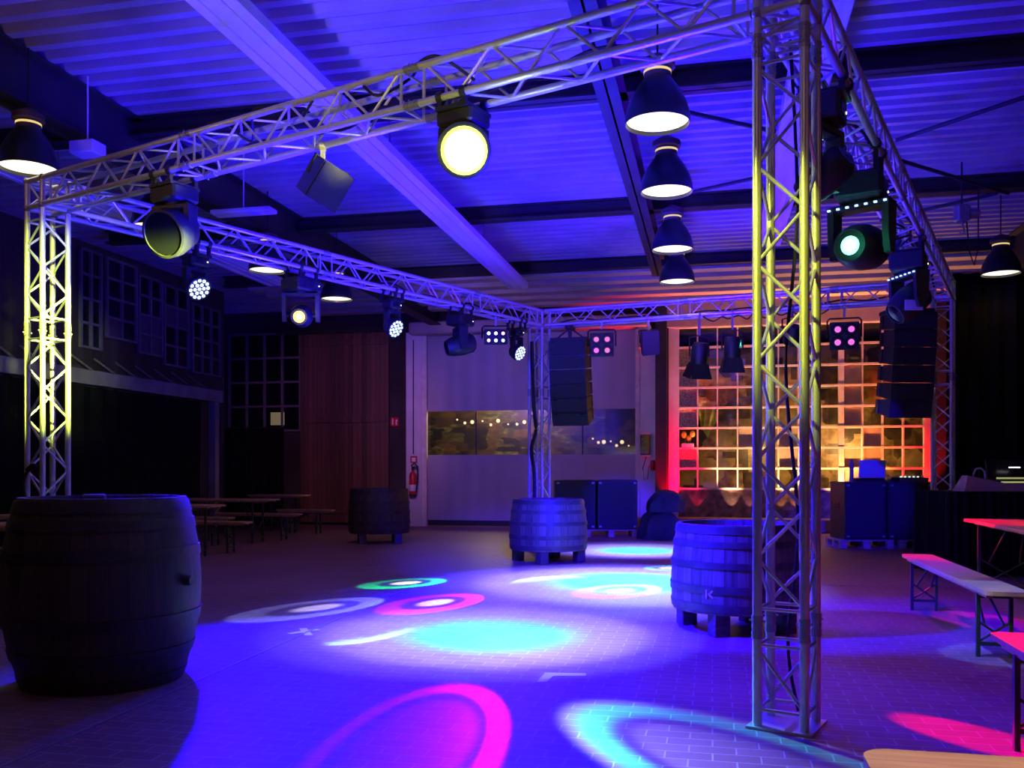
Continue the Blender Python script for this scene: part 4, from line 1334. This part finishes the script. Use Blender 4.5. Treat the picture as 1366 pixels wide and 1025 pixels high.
# ------------------------------------------------------------------ beer tables and benches
def rounded(w, l, r=.05, n=5):
    pts = []
    for sx, sy, a0 in ((1, 1, 0), (-1, 1, PI/2), (-1, -1, PI), (1, -1, 1.5*PI)):
        for k in range(n+1):
            t = a0+PI/2*k/n
            pts.append((sx*(w/2-r)+r*math.cos(t), sy*(l/2-r)+r*math.sin(t)))
    return pts
def beer(kind, mx, w, l, h_, label, group):
    r = thing(kind, mx, label, 'table' if kind == 'beer_table' else 'bench', group)
    mb = MB(); mb.prism(rounded(w, l), .028, T(0, 0, h_-.028)); mb.build('tabletop' if kind == 'beer_table' else 'seat', M['table_wood'], r)
    mb = MB(); mb.box((-w*.32, 0, h_-.042), (.04, l*.92, .028)); mb.box((w*.32, 0, h_-.042), (.04, l*.92, .028)); mb.build('batten', M['table_wood'], r)
    hw = w*.38
    for s in (-1, 1):
        y = s*(l/2-.32)
        for sx in (-1, 1):
            mb = MB(); mb.box((sx*hw, y, (h_-.05)/2), (.025, .03, h_-.05)); mb.build('leg', M['leg_green'], r)
        for zz in (.09, h_-.07):
            mb = MB(); mb.box((0, y, zz), (hw*2, .02, .025)); mb.build('crossbar', M['leg_green'], r)
        for u in (-1, 1):
            mb = MB(); mb.tube((-hw*u, y, .1), (hw*u, y, h_*.5), .008); mb.build('cross_brace', M['leg_green'], r)
            mb = MB(); mb.tube((-hw*.6*u, y, h_*.45), (-hw*.3*u, y-s*.35, h_-.05), .009); mb.build('strut', M['leg_green'], r)
    return r
# right side, along the hall
def along(pfar, l, side, w, z):
    """pfar: far left corner on the top; returns matrix for the base centre"""
    c_, a_ = to_ca(pfar.x, pfar.y)
    return hall(c_+w/2, a_-l/2, 0)
b0 = beer('beer_bench', along(at_z(1202, 739, .485), 2.75, 0, .27, .485), .27, 2.75, .485, 'beer bench at the right, red at its far end and pale blue nearer', 'beer benches')
beer('beer_table', along(at_z(1284, 692, .77), 2.4, 0, .62, .77), .62, 2.4, .77, 'beer table with red lit top at the right edge before the black skirt', 'beer tables')
copy_tree(b0, along(at_z(1318, 843, .485), 2.75, 0, .27, .485), 'red lit beer bench at the lower right edge')
beer('beer_table', along(at_z(1146, 997, .77), 2.0, 0, .75, .77), .75, 2.0, .77, 'closest beer table, bare wood corner at the bottom right', 'beer tables')
# left side, across the hall
rowsL = [((-4.55, 8.6), 'table', 'beer table behind the front left barrel, nearer of two'), ((-5.35, 10.3), 'table', 'beer table behind the front left barrel, farther of two'),
         ((-4.26, 13.2), 'table', 'dim beer table just right of the front left barrel rim'), ((-4.15, 15.9), 'table', 'dim beer table farther back at the left, its end by the black partition'),
         ((-4.20, 18.6), 'table', 'farthest dim beer table at the left beside the boarded door'),
         ((-4.5, 8.0), 'bench', 'dim beer bench at the left edge, closest to the viewer'), ((-5.0, 9.25), 'bench', 'dim beer bench at the left edge between two tables'),
         ((-4.02, 13.95), 'bench', 'dim red beer bench behind the first table right of the dark barrel'), ((-4.7, 15.3), 'bench', 'dim beer bench before the second table row at the left'),
         ((-3.84, 16.5), 'bench', 'dim red beer bench behind the second table row at the left'), ((-3.55, 18.1), 'bench', 'dim beer bench in front of the farthest left table')]
bl0 = None
t0 = None
for (xy, kind, lab) in rowsL:
    c_, a_ = to_ca(*xy)
    if a_ < 9.4:                                   # the sets nearest the viewer stand lengthwise
        l, mx = 1.2, hall(c_-.25, a_+(.3 if kind == 'table' else -.55), 0)
        if kind == 'table':
            beer('beer_table', mx, .5, l, .77, lab, 'beer tables')
        else:
            beer('beer_bench', mx, .26, l, .485, lab, 'beer benches')
        continue
    l = 1.7 if (a_ < 16.3 and c_-1.7 > -9.25) else 1.2
    mx = hall(c_-l/2, a_, 0) @ RZ(PI/2)
    if l < 1.5:
        beer('beer_'+kind, mx, .5 if kind == 'table' else .26, l, .77 if kind == 'table' else .485, lab, 'beer tables' if kind == 'table' else 'beer benches')
    elif kind == 'table':
        if t0 is None:
            t0 = beer('beer_table', mx, .5, l, .77, lab, 'beer tables')
        else:
            copy_tree(t0, mx, lab)
    else:
        if bl0 is None:
            bl0 = beer('beer_bench', mx, .26, l, .485, lab, 'beer benches')
        else:
            copy_tree(bl0, mx, lab)

# ------------------------------------------------------------------ subwoofers on pallets
def pallet(mx, w, d_, label):
    r = thing('pallet', mx, label, 'pallet', 'pallets under the subwoofers')
    for k in range(5):
        mb = MB(); mb.box((0, -d_/2+.06+(d_-.12)*k/4, .13), (w, .11, .022)); mb.build('deck_board', M['pallet'], r)
    for sx in (-1, 0, 1):
        for sy in (-1, 0, 1):
            mb = MB(); mb.box((sx*(w/2-.06), sy*(d_/2-.06), .062), (.11, .10, .10)); mb.build('block', M['pallet'], r)
        mb = MB(); mb.box((sx*(w/2-.06), 0, .006), (.10, d_, .012)); mb.box((sx*(w/2-.06), 0, .1145), (.10, d_, .009)); mb.build('runner', M['pallet'], r)
    return r
def sub(mx, w, d_, h_, label):
    r = thing('subwoofer', mx, label, 'speaker', 'subwoofers on pallets')
    mb = MB(); mb.box((0, 0, h_/2), (w, d_, h_), None, .012); mb.build('cabinet', M['black'], r)
    mb = MB(); mb.box((0, -d_/2-.008, h_/2), (w*.92, .018, h_*.94), None, .004); mb.build('grille', M['grille'], r)
    for s in (-1, 1):
        mb = MB(); mb.box((s*(w/2+.004), 0, h_*.6), (.012, .22, .12), None, .004); mb.build('handle', M['black_gloss'], r)
    mb = MB()
    for s in (-1, 1):
        for u in (.06, .94):
            mb.box((s*w*.43, -d_/2-.018, h_*u), (.05, .008, .03))
    mb.build('corner_clip', M['steel'], r)
    return r
# right stack
p0 = at_z(1107, 732, 0); p1 = at_z(1236, 732, 0)
cL, aL = to_ca(p0.x, p0.y); cR = to_ca(p1.x, p1.y)[0]
wR = (at_z(1237, 732, 0).x-p0.x)
dS = .72
yaw = 0.0
def fr(px, dd, z=0):
    return T((px-CX)/F*dd, dd, z)
ZR = 14.75
w1_, w2_ = (1172-1116)/F*ZR, (1232-1173)/F*ZR
pallet(fr(1146, ZR+dS/2), (1183-1109)/F*ZR-.02, dS, 'pallet under the left subwoofer before the glass wall')
pallet(fr(1212, ZR+dS/2), (1238-1187)/F*ZR-.02, dS, 'pallet under the right subwoofer before the glass wall')
hS = 1.085-.143
sub(fr(1144, ZR+dS/2, .143), w1_-.004, dS-.03, hS, 'subwoofer under the laptop before the glass wall')
sub(fr(1202.5, ZR+dS/2, .143), w2_-.004, dS-.03, hS, 'subwoofer under the dj mixer before the glass wall')
# left stack
ZL = 17.3
pallet(fr(813, ZL+dS/2), (849-778)/F*ZL, dS, 'pallet under the subwoofers behind the middle barrel')
pallet(fr(742, ZL+dS/2), (773-712)/F*ZL, dS, 'pallet hidden partly behind the far middle tower')
sub(fr(766, ZL+dS/2, .143), (793-739)/F*ZL, dS-.03, hS, 'subwoofer directly right of the far middle tower')
sub(fr(821, ZL+dS/2, .143), (848-794.5)/F*ZL, dS-.03, hS, 'subwoofer left of the covered heap')
# laptop, stand and mixer on the right stack
zt_ = 1.086
lt = thing('laptop', fr(1157, ZR+.30, zt_), 'open laptop with blue lit lid on the left subwoofer', 'laptop')
mb = MB(); mb.box((0, .0, .05), (.44, .34, .025), None, .006); mb.build('keyboard_base', M['black_gloss'], lt)
mb = MB(); mb.box((0, 0, .16), (.43, .018, .29), T(0, -.17, .05) @ Matrix.Rotation(.18, 4, 'X'), .006); mb.build('lid', M['laptop'], lt)
mb = MB(); mb.box((0, 0, .02), (.5, .3, .035), None, .006); mb.build('riser', M['black'], lt)
mb = MB(); mb.box((0, 0, .16), (.06, .05, .32), None, .012); mb.box((0, 0, .34), (.045, .04, .06), None, .01)
tag(mb.build('speaker_bottle', M['dark_frame'], None, fr(1136, ZR+.3, zt_)), 'slim dark bottle standing left of the laptop', 'bottle')
mx_ = thing('dj_mixer', fr(1207, ZR+.33, zt_), 'dj mixer with tiny lit buttons on the right subwoofer', 'mixer')
mb = MB(); mb.box((0, 0, .035), (.62, .40, .07), None, .01); mb.build('body', M['black_gloss'], mx_)
mb = MB(); mb.box((.05, -.203, .03), (.44, .008, .035)); mb.build('front_panel', M['steel'], mx_)
for k in range(8):
    mb = MB(); mb.lathe([(.018, 0), (.015, .035), (.0001, .035)], 10, T(-.26+.075*k, .02-.08*(k % 2), .07)); mb.build('knob', M['steel'], mx_)
for k in range(5):
    mb = MB(); mb.box((-.12+.07*k, -.13, .078), (.022, .022, .016)); mb.build('lit_button', M['cell_b'], mx_)
# covered heap beside the left stack
def lump(c, sz, seed, name, label, mx):
    rnd = random.Random(seed)
    mb = MB()
    n, m = 28, 14
    vs_, fs = [], []
    ph = [rnd.random()*6 for _ in range(6)]
    for j in range(m+1):
        v = j/m
        for i in range(n):
            t = 2*PI*i/n
            prof = max(0.02, math.cos(v*PI/2)**.30)
            w_ = 1+.09*math.sin(5*t+ph[0]+3*v)+.06*math.sin(9*t+ph[1]-4*v)
            sq = 1/max(abs(math.cos(t)), abs(math.sin(t)))**.55
            x, y = math.cos(t)*prof*w_*sq*.9, math.sin(t)*prof*w_*sq*.9
            z = v+.05*math.sin(3*t+ph[2])*(v > .3)
            vs_.append((c[0]+x*sz[0]/2, c[1]+y*sz[1]/2, c[2]+max(0, z)*sz[2]))
    for j in range(m):
        for i in range(n):
            a_, b_ = j*n+i, j*n+(i+1) % n
            fs.append((a_, b_, b_+n, a_+n))
    fs.append(tuple(range(m*n, m*n+n))); fs.append(tuple(reversed(range(n))))
    mb.add(vs_, fs, True)
    return tag(mb.build(name, M['tarp'], None, mx), label, 'cover', 'covered equipment heap')
lump((0, 0, 0), (.86, .8, .52), 5, 'cover_cloth', 'crumpled dark cover cloth on the floor right of the subwoofers', fr(880, 16.9))
lump((0, 0, 0), (.74, .62, .40), 8, 'equipment_bag', 'rounded dark covered case on top of the crumpled cloth', fr(888, 16.95, .50))

# ------------------------------------------------------------------ lighting desk with black skirt
ZD = 10.85
dk = thing('desk', fr(1325, ZD+.47), 'desk hung with a black skirt at the right edge', 'table')
wd = 1.62
mb = MB(); mb.box((.1, 0, 1.0), (wd, .9, .04)); mb.build('tabletop', M['skirt'], dk)
o = drape(wd, .01, 1.01, 60, .03, 9).build('skirt', M['skirt'], dk, T(.1, -.47, 0))
o = drape(.9, .01, 1.01, 30, .04, 10).build('skirt', M['skirt'], dk, T(.1-wd/2-.03, 0, 0) @ RZ(PI/2))
for sx in (-1, 1):
    for sy in (-1, 1):
        mb = MB(); mb.box((.1+sx*(wd/2-.08), sy*.4, .49), (.05, .05, .98)); mb.build('leg', M['steel'], dk)
# skirt tail falling left of the desk
cv = thing('case_lid', fr(1330, ZD+.25, 1.02), 'beige wedge shaped case lid lying on the skirted desk', 'case')
mb = MB()
wv = .98
mb.add([(-.50, -.2, 0), (.52, -.2, 0), (.52, .1, 0), (-.50, .1, 0), (-.44, -.17, .19), (-.38, .1, .19), (0.05, -.18, .09), (.52, -.18, .08), (.52, .1, .08), (.05, .1, .09)],
       [(0, 3, 2, 1), (0, 1, 7, 6, 4), (4, 6, 9, 5), (6, 7, 8, 9), (3, 5, 9, 8, 2), (0, 4, 5, 3), (1, 2, 8, 7)])
mb.build('lid_shell', M['beige_cloth'], cv)
lc_ = thing('lighting_console', fr(1345, ZD+.75, 1.02), 'lighting console with two rows of yellow lit keys at the right edge', 'console')
mb = MB(); mb.box((0, 0, .07), (.62, .4, .14), None, .012); mb.build('body', M['black_gloss'], lc_)
mb = MB(); mb.box((0, -.19, .155), (.5, .012, .02)); mb.build('key_row', M['key_glow'], lc_)
mb = MB(); mb.box((0.02, -.205, .105), (.44, .012, .02)); mb.build('key_row', M['key_glow'], lc_)
mb = MB(); mb.box((-.06, -.21, .07), (.02, .01, .02)); mb.box((.05, -.21, .065), (.02, .01, .02)); mb.build('status_led', M['led_red'], lc_)
mb = MB(); mb.box((.05, .1, .28), (.5, .03, .26), Matrix.Rotation(-.2, 4, 'X')); mb.build('monitor', M['black_gloss'], lc_)
mb = MB(); mb.box((.08, -.0, .29), (.14, .012, .014)); mb.build('screen_line', M['cell_w'], lc_)
hp = thing('headphones', fr(1306, ZD+.7, 1.02), 'pair of pale headphones standing beside the lighting console', 'headphones')
mb = MB(); mb.path([(-.07, 0, .12), (-.075, 0, .2), (-.04, 0, .27), (.02, 0, .28), (.07, 0, .24), (.08, 0, .14)], .012, 8); mb.build('headband', M['white_duct'], hp)
mb = MB(); mb.ball((-.07, 0, .09), .055, 8, None, (.6, 1, 1)); mb.build('ear_cup', M['tarp'], hp)
mb = MB(); mb.ball((.08, 0, .1), .055, 8, None, (.6, 1, 1)); mb.build('ear_cup', M['tarp'], hp)
mb = MB(); mb.box((0, 0, .02), (.2, .1, .04)); mb.tube((0, 0, .04), (0, 0, .26), .01); mb.build('stand', M['black'], hp)

# ------------------------------------------------------------------ floor marks
mb = MB()
q0, q1, q2 = at_z(715, 911, 0), at_z(727, 898, 0), at_z(782, 899, 0)
q3, q4, q5 = at_z(781, 902.5, 0), at_z(738, 902.5, 0), at_z(729, 911, 0)
mb.prism([(q.x, q.y) for q in (q0, q5, q4, q3, q2, q1)], .002, T(0, 0, .0005))
tag(mb.build('floor_mark', M['tape']), 'L shaped white tape mark on the floor left of the nearest tower', 'tape')
mb = MB()  # small pale crossed mark lying on the floor
for (s0, s1) in (((385, 846), (424, 840)), ((404, 839), (412, 848))):
    u0, u1 = at_z(*s0, 0), at_z(*s1, 0)
    d = (u1-u0).normalized(); n_ = Vector((-d.y, d.x, 0))*.03
    mb.prism([((u0+n_).x, (u0+n_).y), ((u0-n_).x, (u0-n_).y), ((u1-n_).x, (u1-n_).y), ((u1+n_).x, (u1+n_).y)], .002, T(0, 0, .0005+.0005*(s0[0] > 400)))
tag(mb.build('floor_mark', M['tape']), 'small crossed pale mark on the floor below the pale left light ring', 'tape')
u0, u1 = at_z(-30, 1037, 0), at_z(560, 778, 0)
d = (u1-u0).normalized(); n_ = Vector((-d.y, d.x, 0))*.012
mb = MB(); mb.prism([((u0+n_).x, (u0+n_).y), ((u0-n_).x, (u0-n_).y), ((u1-n_).x, (u1-n_).y), ((u1+n_).x, (u1+n_).y)], .003, T(0, 0, .0005))
tag(mb.build('floor_strip', M['rail']), 'thin metal strip set in the floor past the front left barrel', 'strip')
u0, u1 = at_z(1096, 781, 0), at_z(1282, 784, 0)
mb = MB(); mb.prism([(u0.x, u0.y), (u1.x, u1.y), (u1.x, u1.y+.03), (u0.x, u0.y+.03)], .003, T(0, 0, .0005))
tag(mb.build('floor_strip', M['rail']), 'thin metal strip crossing the floor under the right bench', 'strip')

# ------------------------------------------------------------------ LIGHT
w_ = bpy.data.worlds.new('night'); scene.world = w_
w_.use_nodes = True
w_.node_tree.nodes['Background'].inputs[0].default_value = (.25, .12, .2, 1)
w_.node_tree.nodes['Background'].inputs[1].default_value = .0

BLUE = (.012, .0, 1.0)
VIO = (.085, .0, 1.0)
# wash lights over the floor (three in LED heads, others added without a fixture)
spot('wash_light', pos['blue1'], (-.9, 5.6, 0), BLUE, 4500, 58, .5, .08)
spot('wash_light', pos['blue2'], (.3, 7.6, 0), BLUE, 3800, 56, .55, .08)
spot('wash_light', pos['blue3'], (.6, 8.8, 0), BLUE, 3600, 58, .6, .08)
spot('wash_light', (.6, 4.9, 3.3), (.3, 11.8, .2), BLUE, 14000, 30, .7, .08)
spot('wash_light', (-1.9, 6.4, 3.3), (1.8, 7.4, .3), BLUE, 12000, 30, .6, .08)
spot('wash_light', (2.95, 7.45, 3.3), (3.2, 9.0, 0), (.30, .0, 1), 420, 75, .7, .1)  # added violet fill over the right floor, as is the next
spot('wash_light', (2.0, 5.6, 3.3), (2.4, 5.0, 0), (.30, .0, 1), 260, 90, .8, .1)
# added ceiling washes in mid-air without lamp bodies, colouring the ceiling blue
for (x, y, z, tx, ty, pw, co) in ((-1.6, 6.6, 2.5, -1.7, 8.2, 900, BLUE), (-1.2, 9.8, 2.4, -1.4, 11.0, 900, BLUE), (1.7, 8.3, 2.4, 2.2, 8.8, 850, BLUE),
                                  (.6, 5.2, 2.6, .2, 5.4, 520, BLUE), (2.4, 11.8, 2.4, 1.8, 12.0, 520, VIO), (.6, 9.5, 2.4, .6, 9.6, 800, BLUE)):
    spot('ceiling_fill', (x, y, z), (tx, ty, 5.0), co, pw, 150, .5, .2)
# yellow light on towers and front beam, mostly added spots off the head
spot('yellow_beam', (-.75, 5.62, 3.0), (-4.05, 7.9, 2.38), (.82, 1, .07), 26000, 23, .9, .06)
spot('yellow_beam', (-.6, 3.0, 3.4), (1.37, 4.5, 2.2), (.9, 1, .06), 600, 26, .8, .06)
spot('yellow_beam', (-.66, 5.98, 3.5), (-2.8, 7.25, 3.25), (.95, .9, .06), 260, 30, .9, .06)  # added edge light behind the sideways head
spot('yellow_beam', (-2.4, 2.4, 2.4), (-1.2, 6.2, 3.66), (1, .74, .18), 220, 54, .8, .1)  # added warm fill from the viewer's left for the front beam
spot('yellow_spill', pos['yellow'], (-.2, 1.5, 3.3), (.8, 1, .2), 30, 150, .5, 0)
spot('yellow_beam', (-1.9, 4.1, 2.9), (-4.05, 7.9, 2.85), (.82, 1, .12), 3200, 17, 1.0, .06)  # added fill from the viewer's side on the left tower
# warm lamps of the same rows, over and behind the viewer, and the light under the hanging lamps
for c_, a_, pw in ((-.35, 2.4, 9), (-5.6, 5.0, 11), (-5.6, 2.6, 9), (3.4, 2.6, 9), (5.2, 7.0, 7)):
    ld = bpy.data.lights.new('pendant_and_fill', 'POINT'); ld.energy = pw; ld.color = (1, .50, .18); ld.shadow_soft_size = .2
    o = bpy.data.objects.new('pendant_and_fill', ld); COL.objects.link(o); o.location = rc(c_, a_, 3.85)
for px, py, pw in ((206, 305, 8), (357, 362, 14), (449, 400, 30), (903, 377, 12), (1335, 366, 10)):
    q = at_z(px, py, 3.93)
    spot('pendant_and_fill', q-Vector((0, 0, .06)), q-Vector((0, 0, 1)), (1, .45, .22), pw*.9, 150, .5, .15)
spot('pendant_and_fill', (1.3, .7, 3.6), (1.1, 1.3, .77), (1, .72, .40), 420, 34, .8, .1)  # added warm spot above the viewer to brighten the closest table

q = at_z(449, 400, 3.7)
spot('pendant_and_fill', q, rc(bc(462), BACK, 2.2), (1, .34, .30), 420, 42, .8, .15)  # added red fill to bring up the boarded door
spot('pendant_and_fill', q, rc(bc(690), BACK, 2.4), (.42, .20, 1), 520, 60, .8, .15)  # added violet fill on the roller door, not a lamp's own light
# added point lights before the lit heads, imitating haze glow on housings
for k, col, pw in (('yellow', (.7, 1, .1), 5), ('blue1', (.03, .05, 1), 5), ('blue2', (.03, .05, 1), 4), ('blue3', (.03, .05, 1), 3), ('gold', (1, .7, .05), 2.5), ('green', (.05, 1, .5), 2.5)):
    v = pos[k]+(Vector((0, 0, H))-pos[k]).normalized()*.14
    ld = bpy.data.lights.new('housing_fill', 'POINT'); ld.energy = pw; ld.color = col; ld.shadow_soft_size = 0
    o = bpy.data.objects.new('housing_fill', ld); COL.objects.link(o); o.location = v

# floor projections
W0, K0 = (1, 1, 1), (0, 0, 0)
def fl(px, py):
    return at_z(px, py, 0)
def ring(c, core=(1, 1, 1), dark=.05):
    m = lambda k: tuple(v*k for v in c)
    return [(0, core), (.22, core), (.34, m(dark)), (.50, m(dark*.6)), (.58, m(.65)), (.84, m(.7)), (.90, K0)]
CYAN = [(0, (.06, .85, 1)), (.28, (.06, .80, 1)), (.34, (.16, .55, 1)), (.42, (.18, .30, .9)), (.58, (.14, .20, .7)), (.70, (.04, .05, .4)), (.92, K0)]
gobo('gobo', (1.75, 13.5, 3.2), fl(542, 778), .36, W0, 16000, ring((.0, 1, .16), (.8, 1, .8)), (PI, .5, 2.2))
gobo('gobo', (1.75, 13.5, 3.2), fl(581, 804), .40, W0, 16000, ring((1, .01, .36), (1, .8, .8)), (PI, .45, 2.2))
gobo('gobo', (1.75, 13.5, 3.2), fl(424, 811), .42, W0, 20000, ring((.20, .34, 1), (.5, .7, 1), .15), (PI, .5, 1.4))
gobo('spot', (.2, 6.2, 3.3), fl(655, 848), 1.75, W0, 7000, CYAN, None, .04)
gobo('spot', (2.4, 12.9, 3.3), fl(497, 846), .22, (.20, .85, 1), 36000, [(0, K0), (.25, K0), (.42, W0), (.84, W0), (.92, K0)], (PI*.85, -1.4, 1.8))
gobo('spot', (1.6, 11.2, 3.3), fl(838, 776), 2.3, W0, 9000, CYAN, None, .04)
gobo('spot', (3.0, 13.1, 3.3), fl(742, 775), .40, (.3, .85, 1), 14000, [(0, K0), (.25, K0), (.42, W0), (.84, W0), (.92, K0)], (-.3, -1.4, 1.8))
gobo('gobo', (3.6, 13.0, 3.35), fl(828, 788), .42, W0, 9000, ring((1, .02, .36), (1, .75, .8)), (1.57, .6, 1.5))
gobo('spot', (1.74, 13.35, 3.15), fl(850, 735), 1.6, W0, 7000, CYAN, None, .04)
gobo('gobo', (3.4, 13.1, 3.35), fl(890, 758), .3, W0, 7000, ring((.02, 1, .8)))
# large soft rings in the foreground
gobo('gobo', (.62, 13.72, 3.3), (-.46, 4.28, 0), .42, (1, .0, .40), 11500, [(0, (.22, .4, .3)), (.5, (.22, .4, .3)), (.58, (.2, .3, .3)), (.66, (.02, .02, .02)), (.72, (.02, .02, .02)), (.80, W0), (.87, (.7, .7, .7)), (.95, K0)], (PI, .35, 1.5), .03)
gobo('gobo', pos['gold'], fl(985, 1018), .56, W0, 24000, [(0, (.16, .20, .6)), (.42, (.15, .19, .55)), (.50, (.05, .05, .2)), (.56, (.06, .08, .25)), (.64, (.06, .9, 1)), (.76, (.06, .9, 1)), (.84, (.2, .3, .7)), (.93, K0)], (0, .28, 1.8), .03)
# red and pale blue light on the benches at the right
spot('red_beam', (3.6, 8.6, 3.4), (2.75, 3.85, .42), (1, .0, .02), 5600, 13.5, .10, .02)
spot('red_beam', (.6, 13.9, 3.35), (4.95, 8.7, .7), (1, .0, .02), 9000, 9, .3, .03)
spot('red_beam', (2.6, 13.0, 3.35), (3.85, 8.35, .48), (1, .0, .14), 3000, 7, .2, .03)
spot('pale_beam', (2.0, 5.72, 3.3), (3.2, 6.2, .48), (.06, .20, 1), 900, 14, .3, .03)
spot('red_beam', (-1.35, 11.3, 3.3), (2.22, 4.36, 0), (1, .0, .03), 22000, 2.9, .5, .01)
spot('wash_light', (2.9, 7.4, 3.3), (2.35, 17.0, .6), BLUE, 7000, 13, .6, .05)  # added blue spot for the covered heap and left subwoofers
# added blue spot brightening the right subwoofers and laptop, no fixture there
spot('wash_light', (2.9, 7.4, 3.3), (5.5, 14.7, .9), BLUE, 5500, 15, .6, .05)

# glass wall up-lights (standing on the ledge) and warm light beyond it
for px, co, pw in ((900, (1, .0, .02), 800), (925, (1, .01, .10), 130), (977, (1, .46, .20), 620), (1050, (1, .44, .18), 620), (1118, (1, .38, .12), 660), (1165, (1, .24, .05), 520), (1228, (1, .01, .005), 700)):
    p = rc(bc(px, BACK-.4), BACK-.38, wbot+.05)
    spot('up_light', p, p+Vector((A[0]*.15, A[1]*.15, 1.0)), co, pw, 66, .6, .03)
for px, co, pw in ((976, (1, .45, .25), 14), (1001, (1, .3, .25), 7), (1042, (1, .36, .10), 9), (1062, (1, .28, .06), 12), (930, (1, .02, .12), 10)):
    p = rc(bc(px, BACK-.1), BACK-.09, wbot+.05)
    spot('up_light', p, p+Vector((A[0]*.12, A[1]*.12, 1.0)), co, pw, 60, .5, .01)
for px in (975, 1120, 1190):
    p = rc(bc(px, BACK-.5), BACK-.50, wbot+.10)
    spot('up_light', p, p+Vector((-A[0]*.42, -A[1]*.42, 1.0)), (1, .40, .18), 420, 62, .8, .05)
for px, pw in ((1010, 45), (1140, 80)):
    p = rc(bc(px), BACK+.5, .8)
    ld = bpy.data.lights.new('shelf_light', 'POINT'); ld.energy = pw; ld.color = (1, .55, .18); ld.shadow_soft_size = .2
    o = bpy.data.objects.new('shelf_light', ld); COL.objects.link(o); o.location = p+Vector((0, 0, .9))
# dim warm light outside the door strip
ld = bpy.data.lights.new('yard_light', 'POINT'); ld.energy = 170; ld.color = (1, .70, .30); ld.shadow_soft_size = .3
o = bpy.data.objects.new('yard_light', ld); COL.objects.link(o); o.location = rc(dm-1, BACK+1.3, 2.9)

scene.cycles.use_denoising = True
scene.cycles.sample_clamp_indirect = 4
scene.cycles.max_bounces = 6
scene.cycles.diffuse_bounces = 3
scene.cycles.glossy_bounces = 3
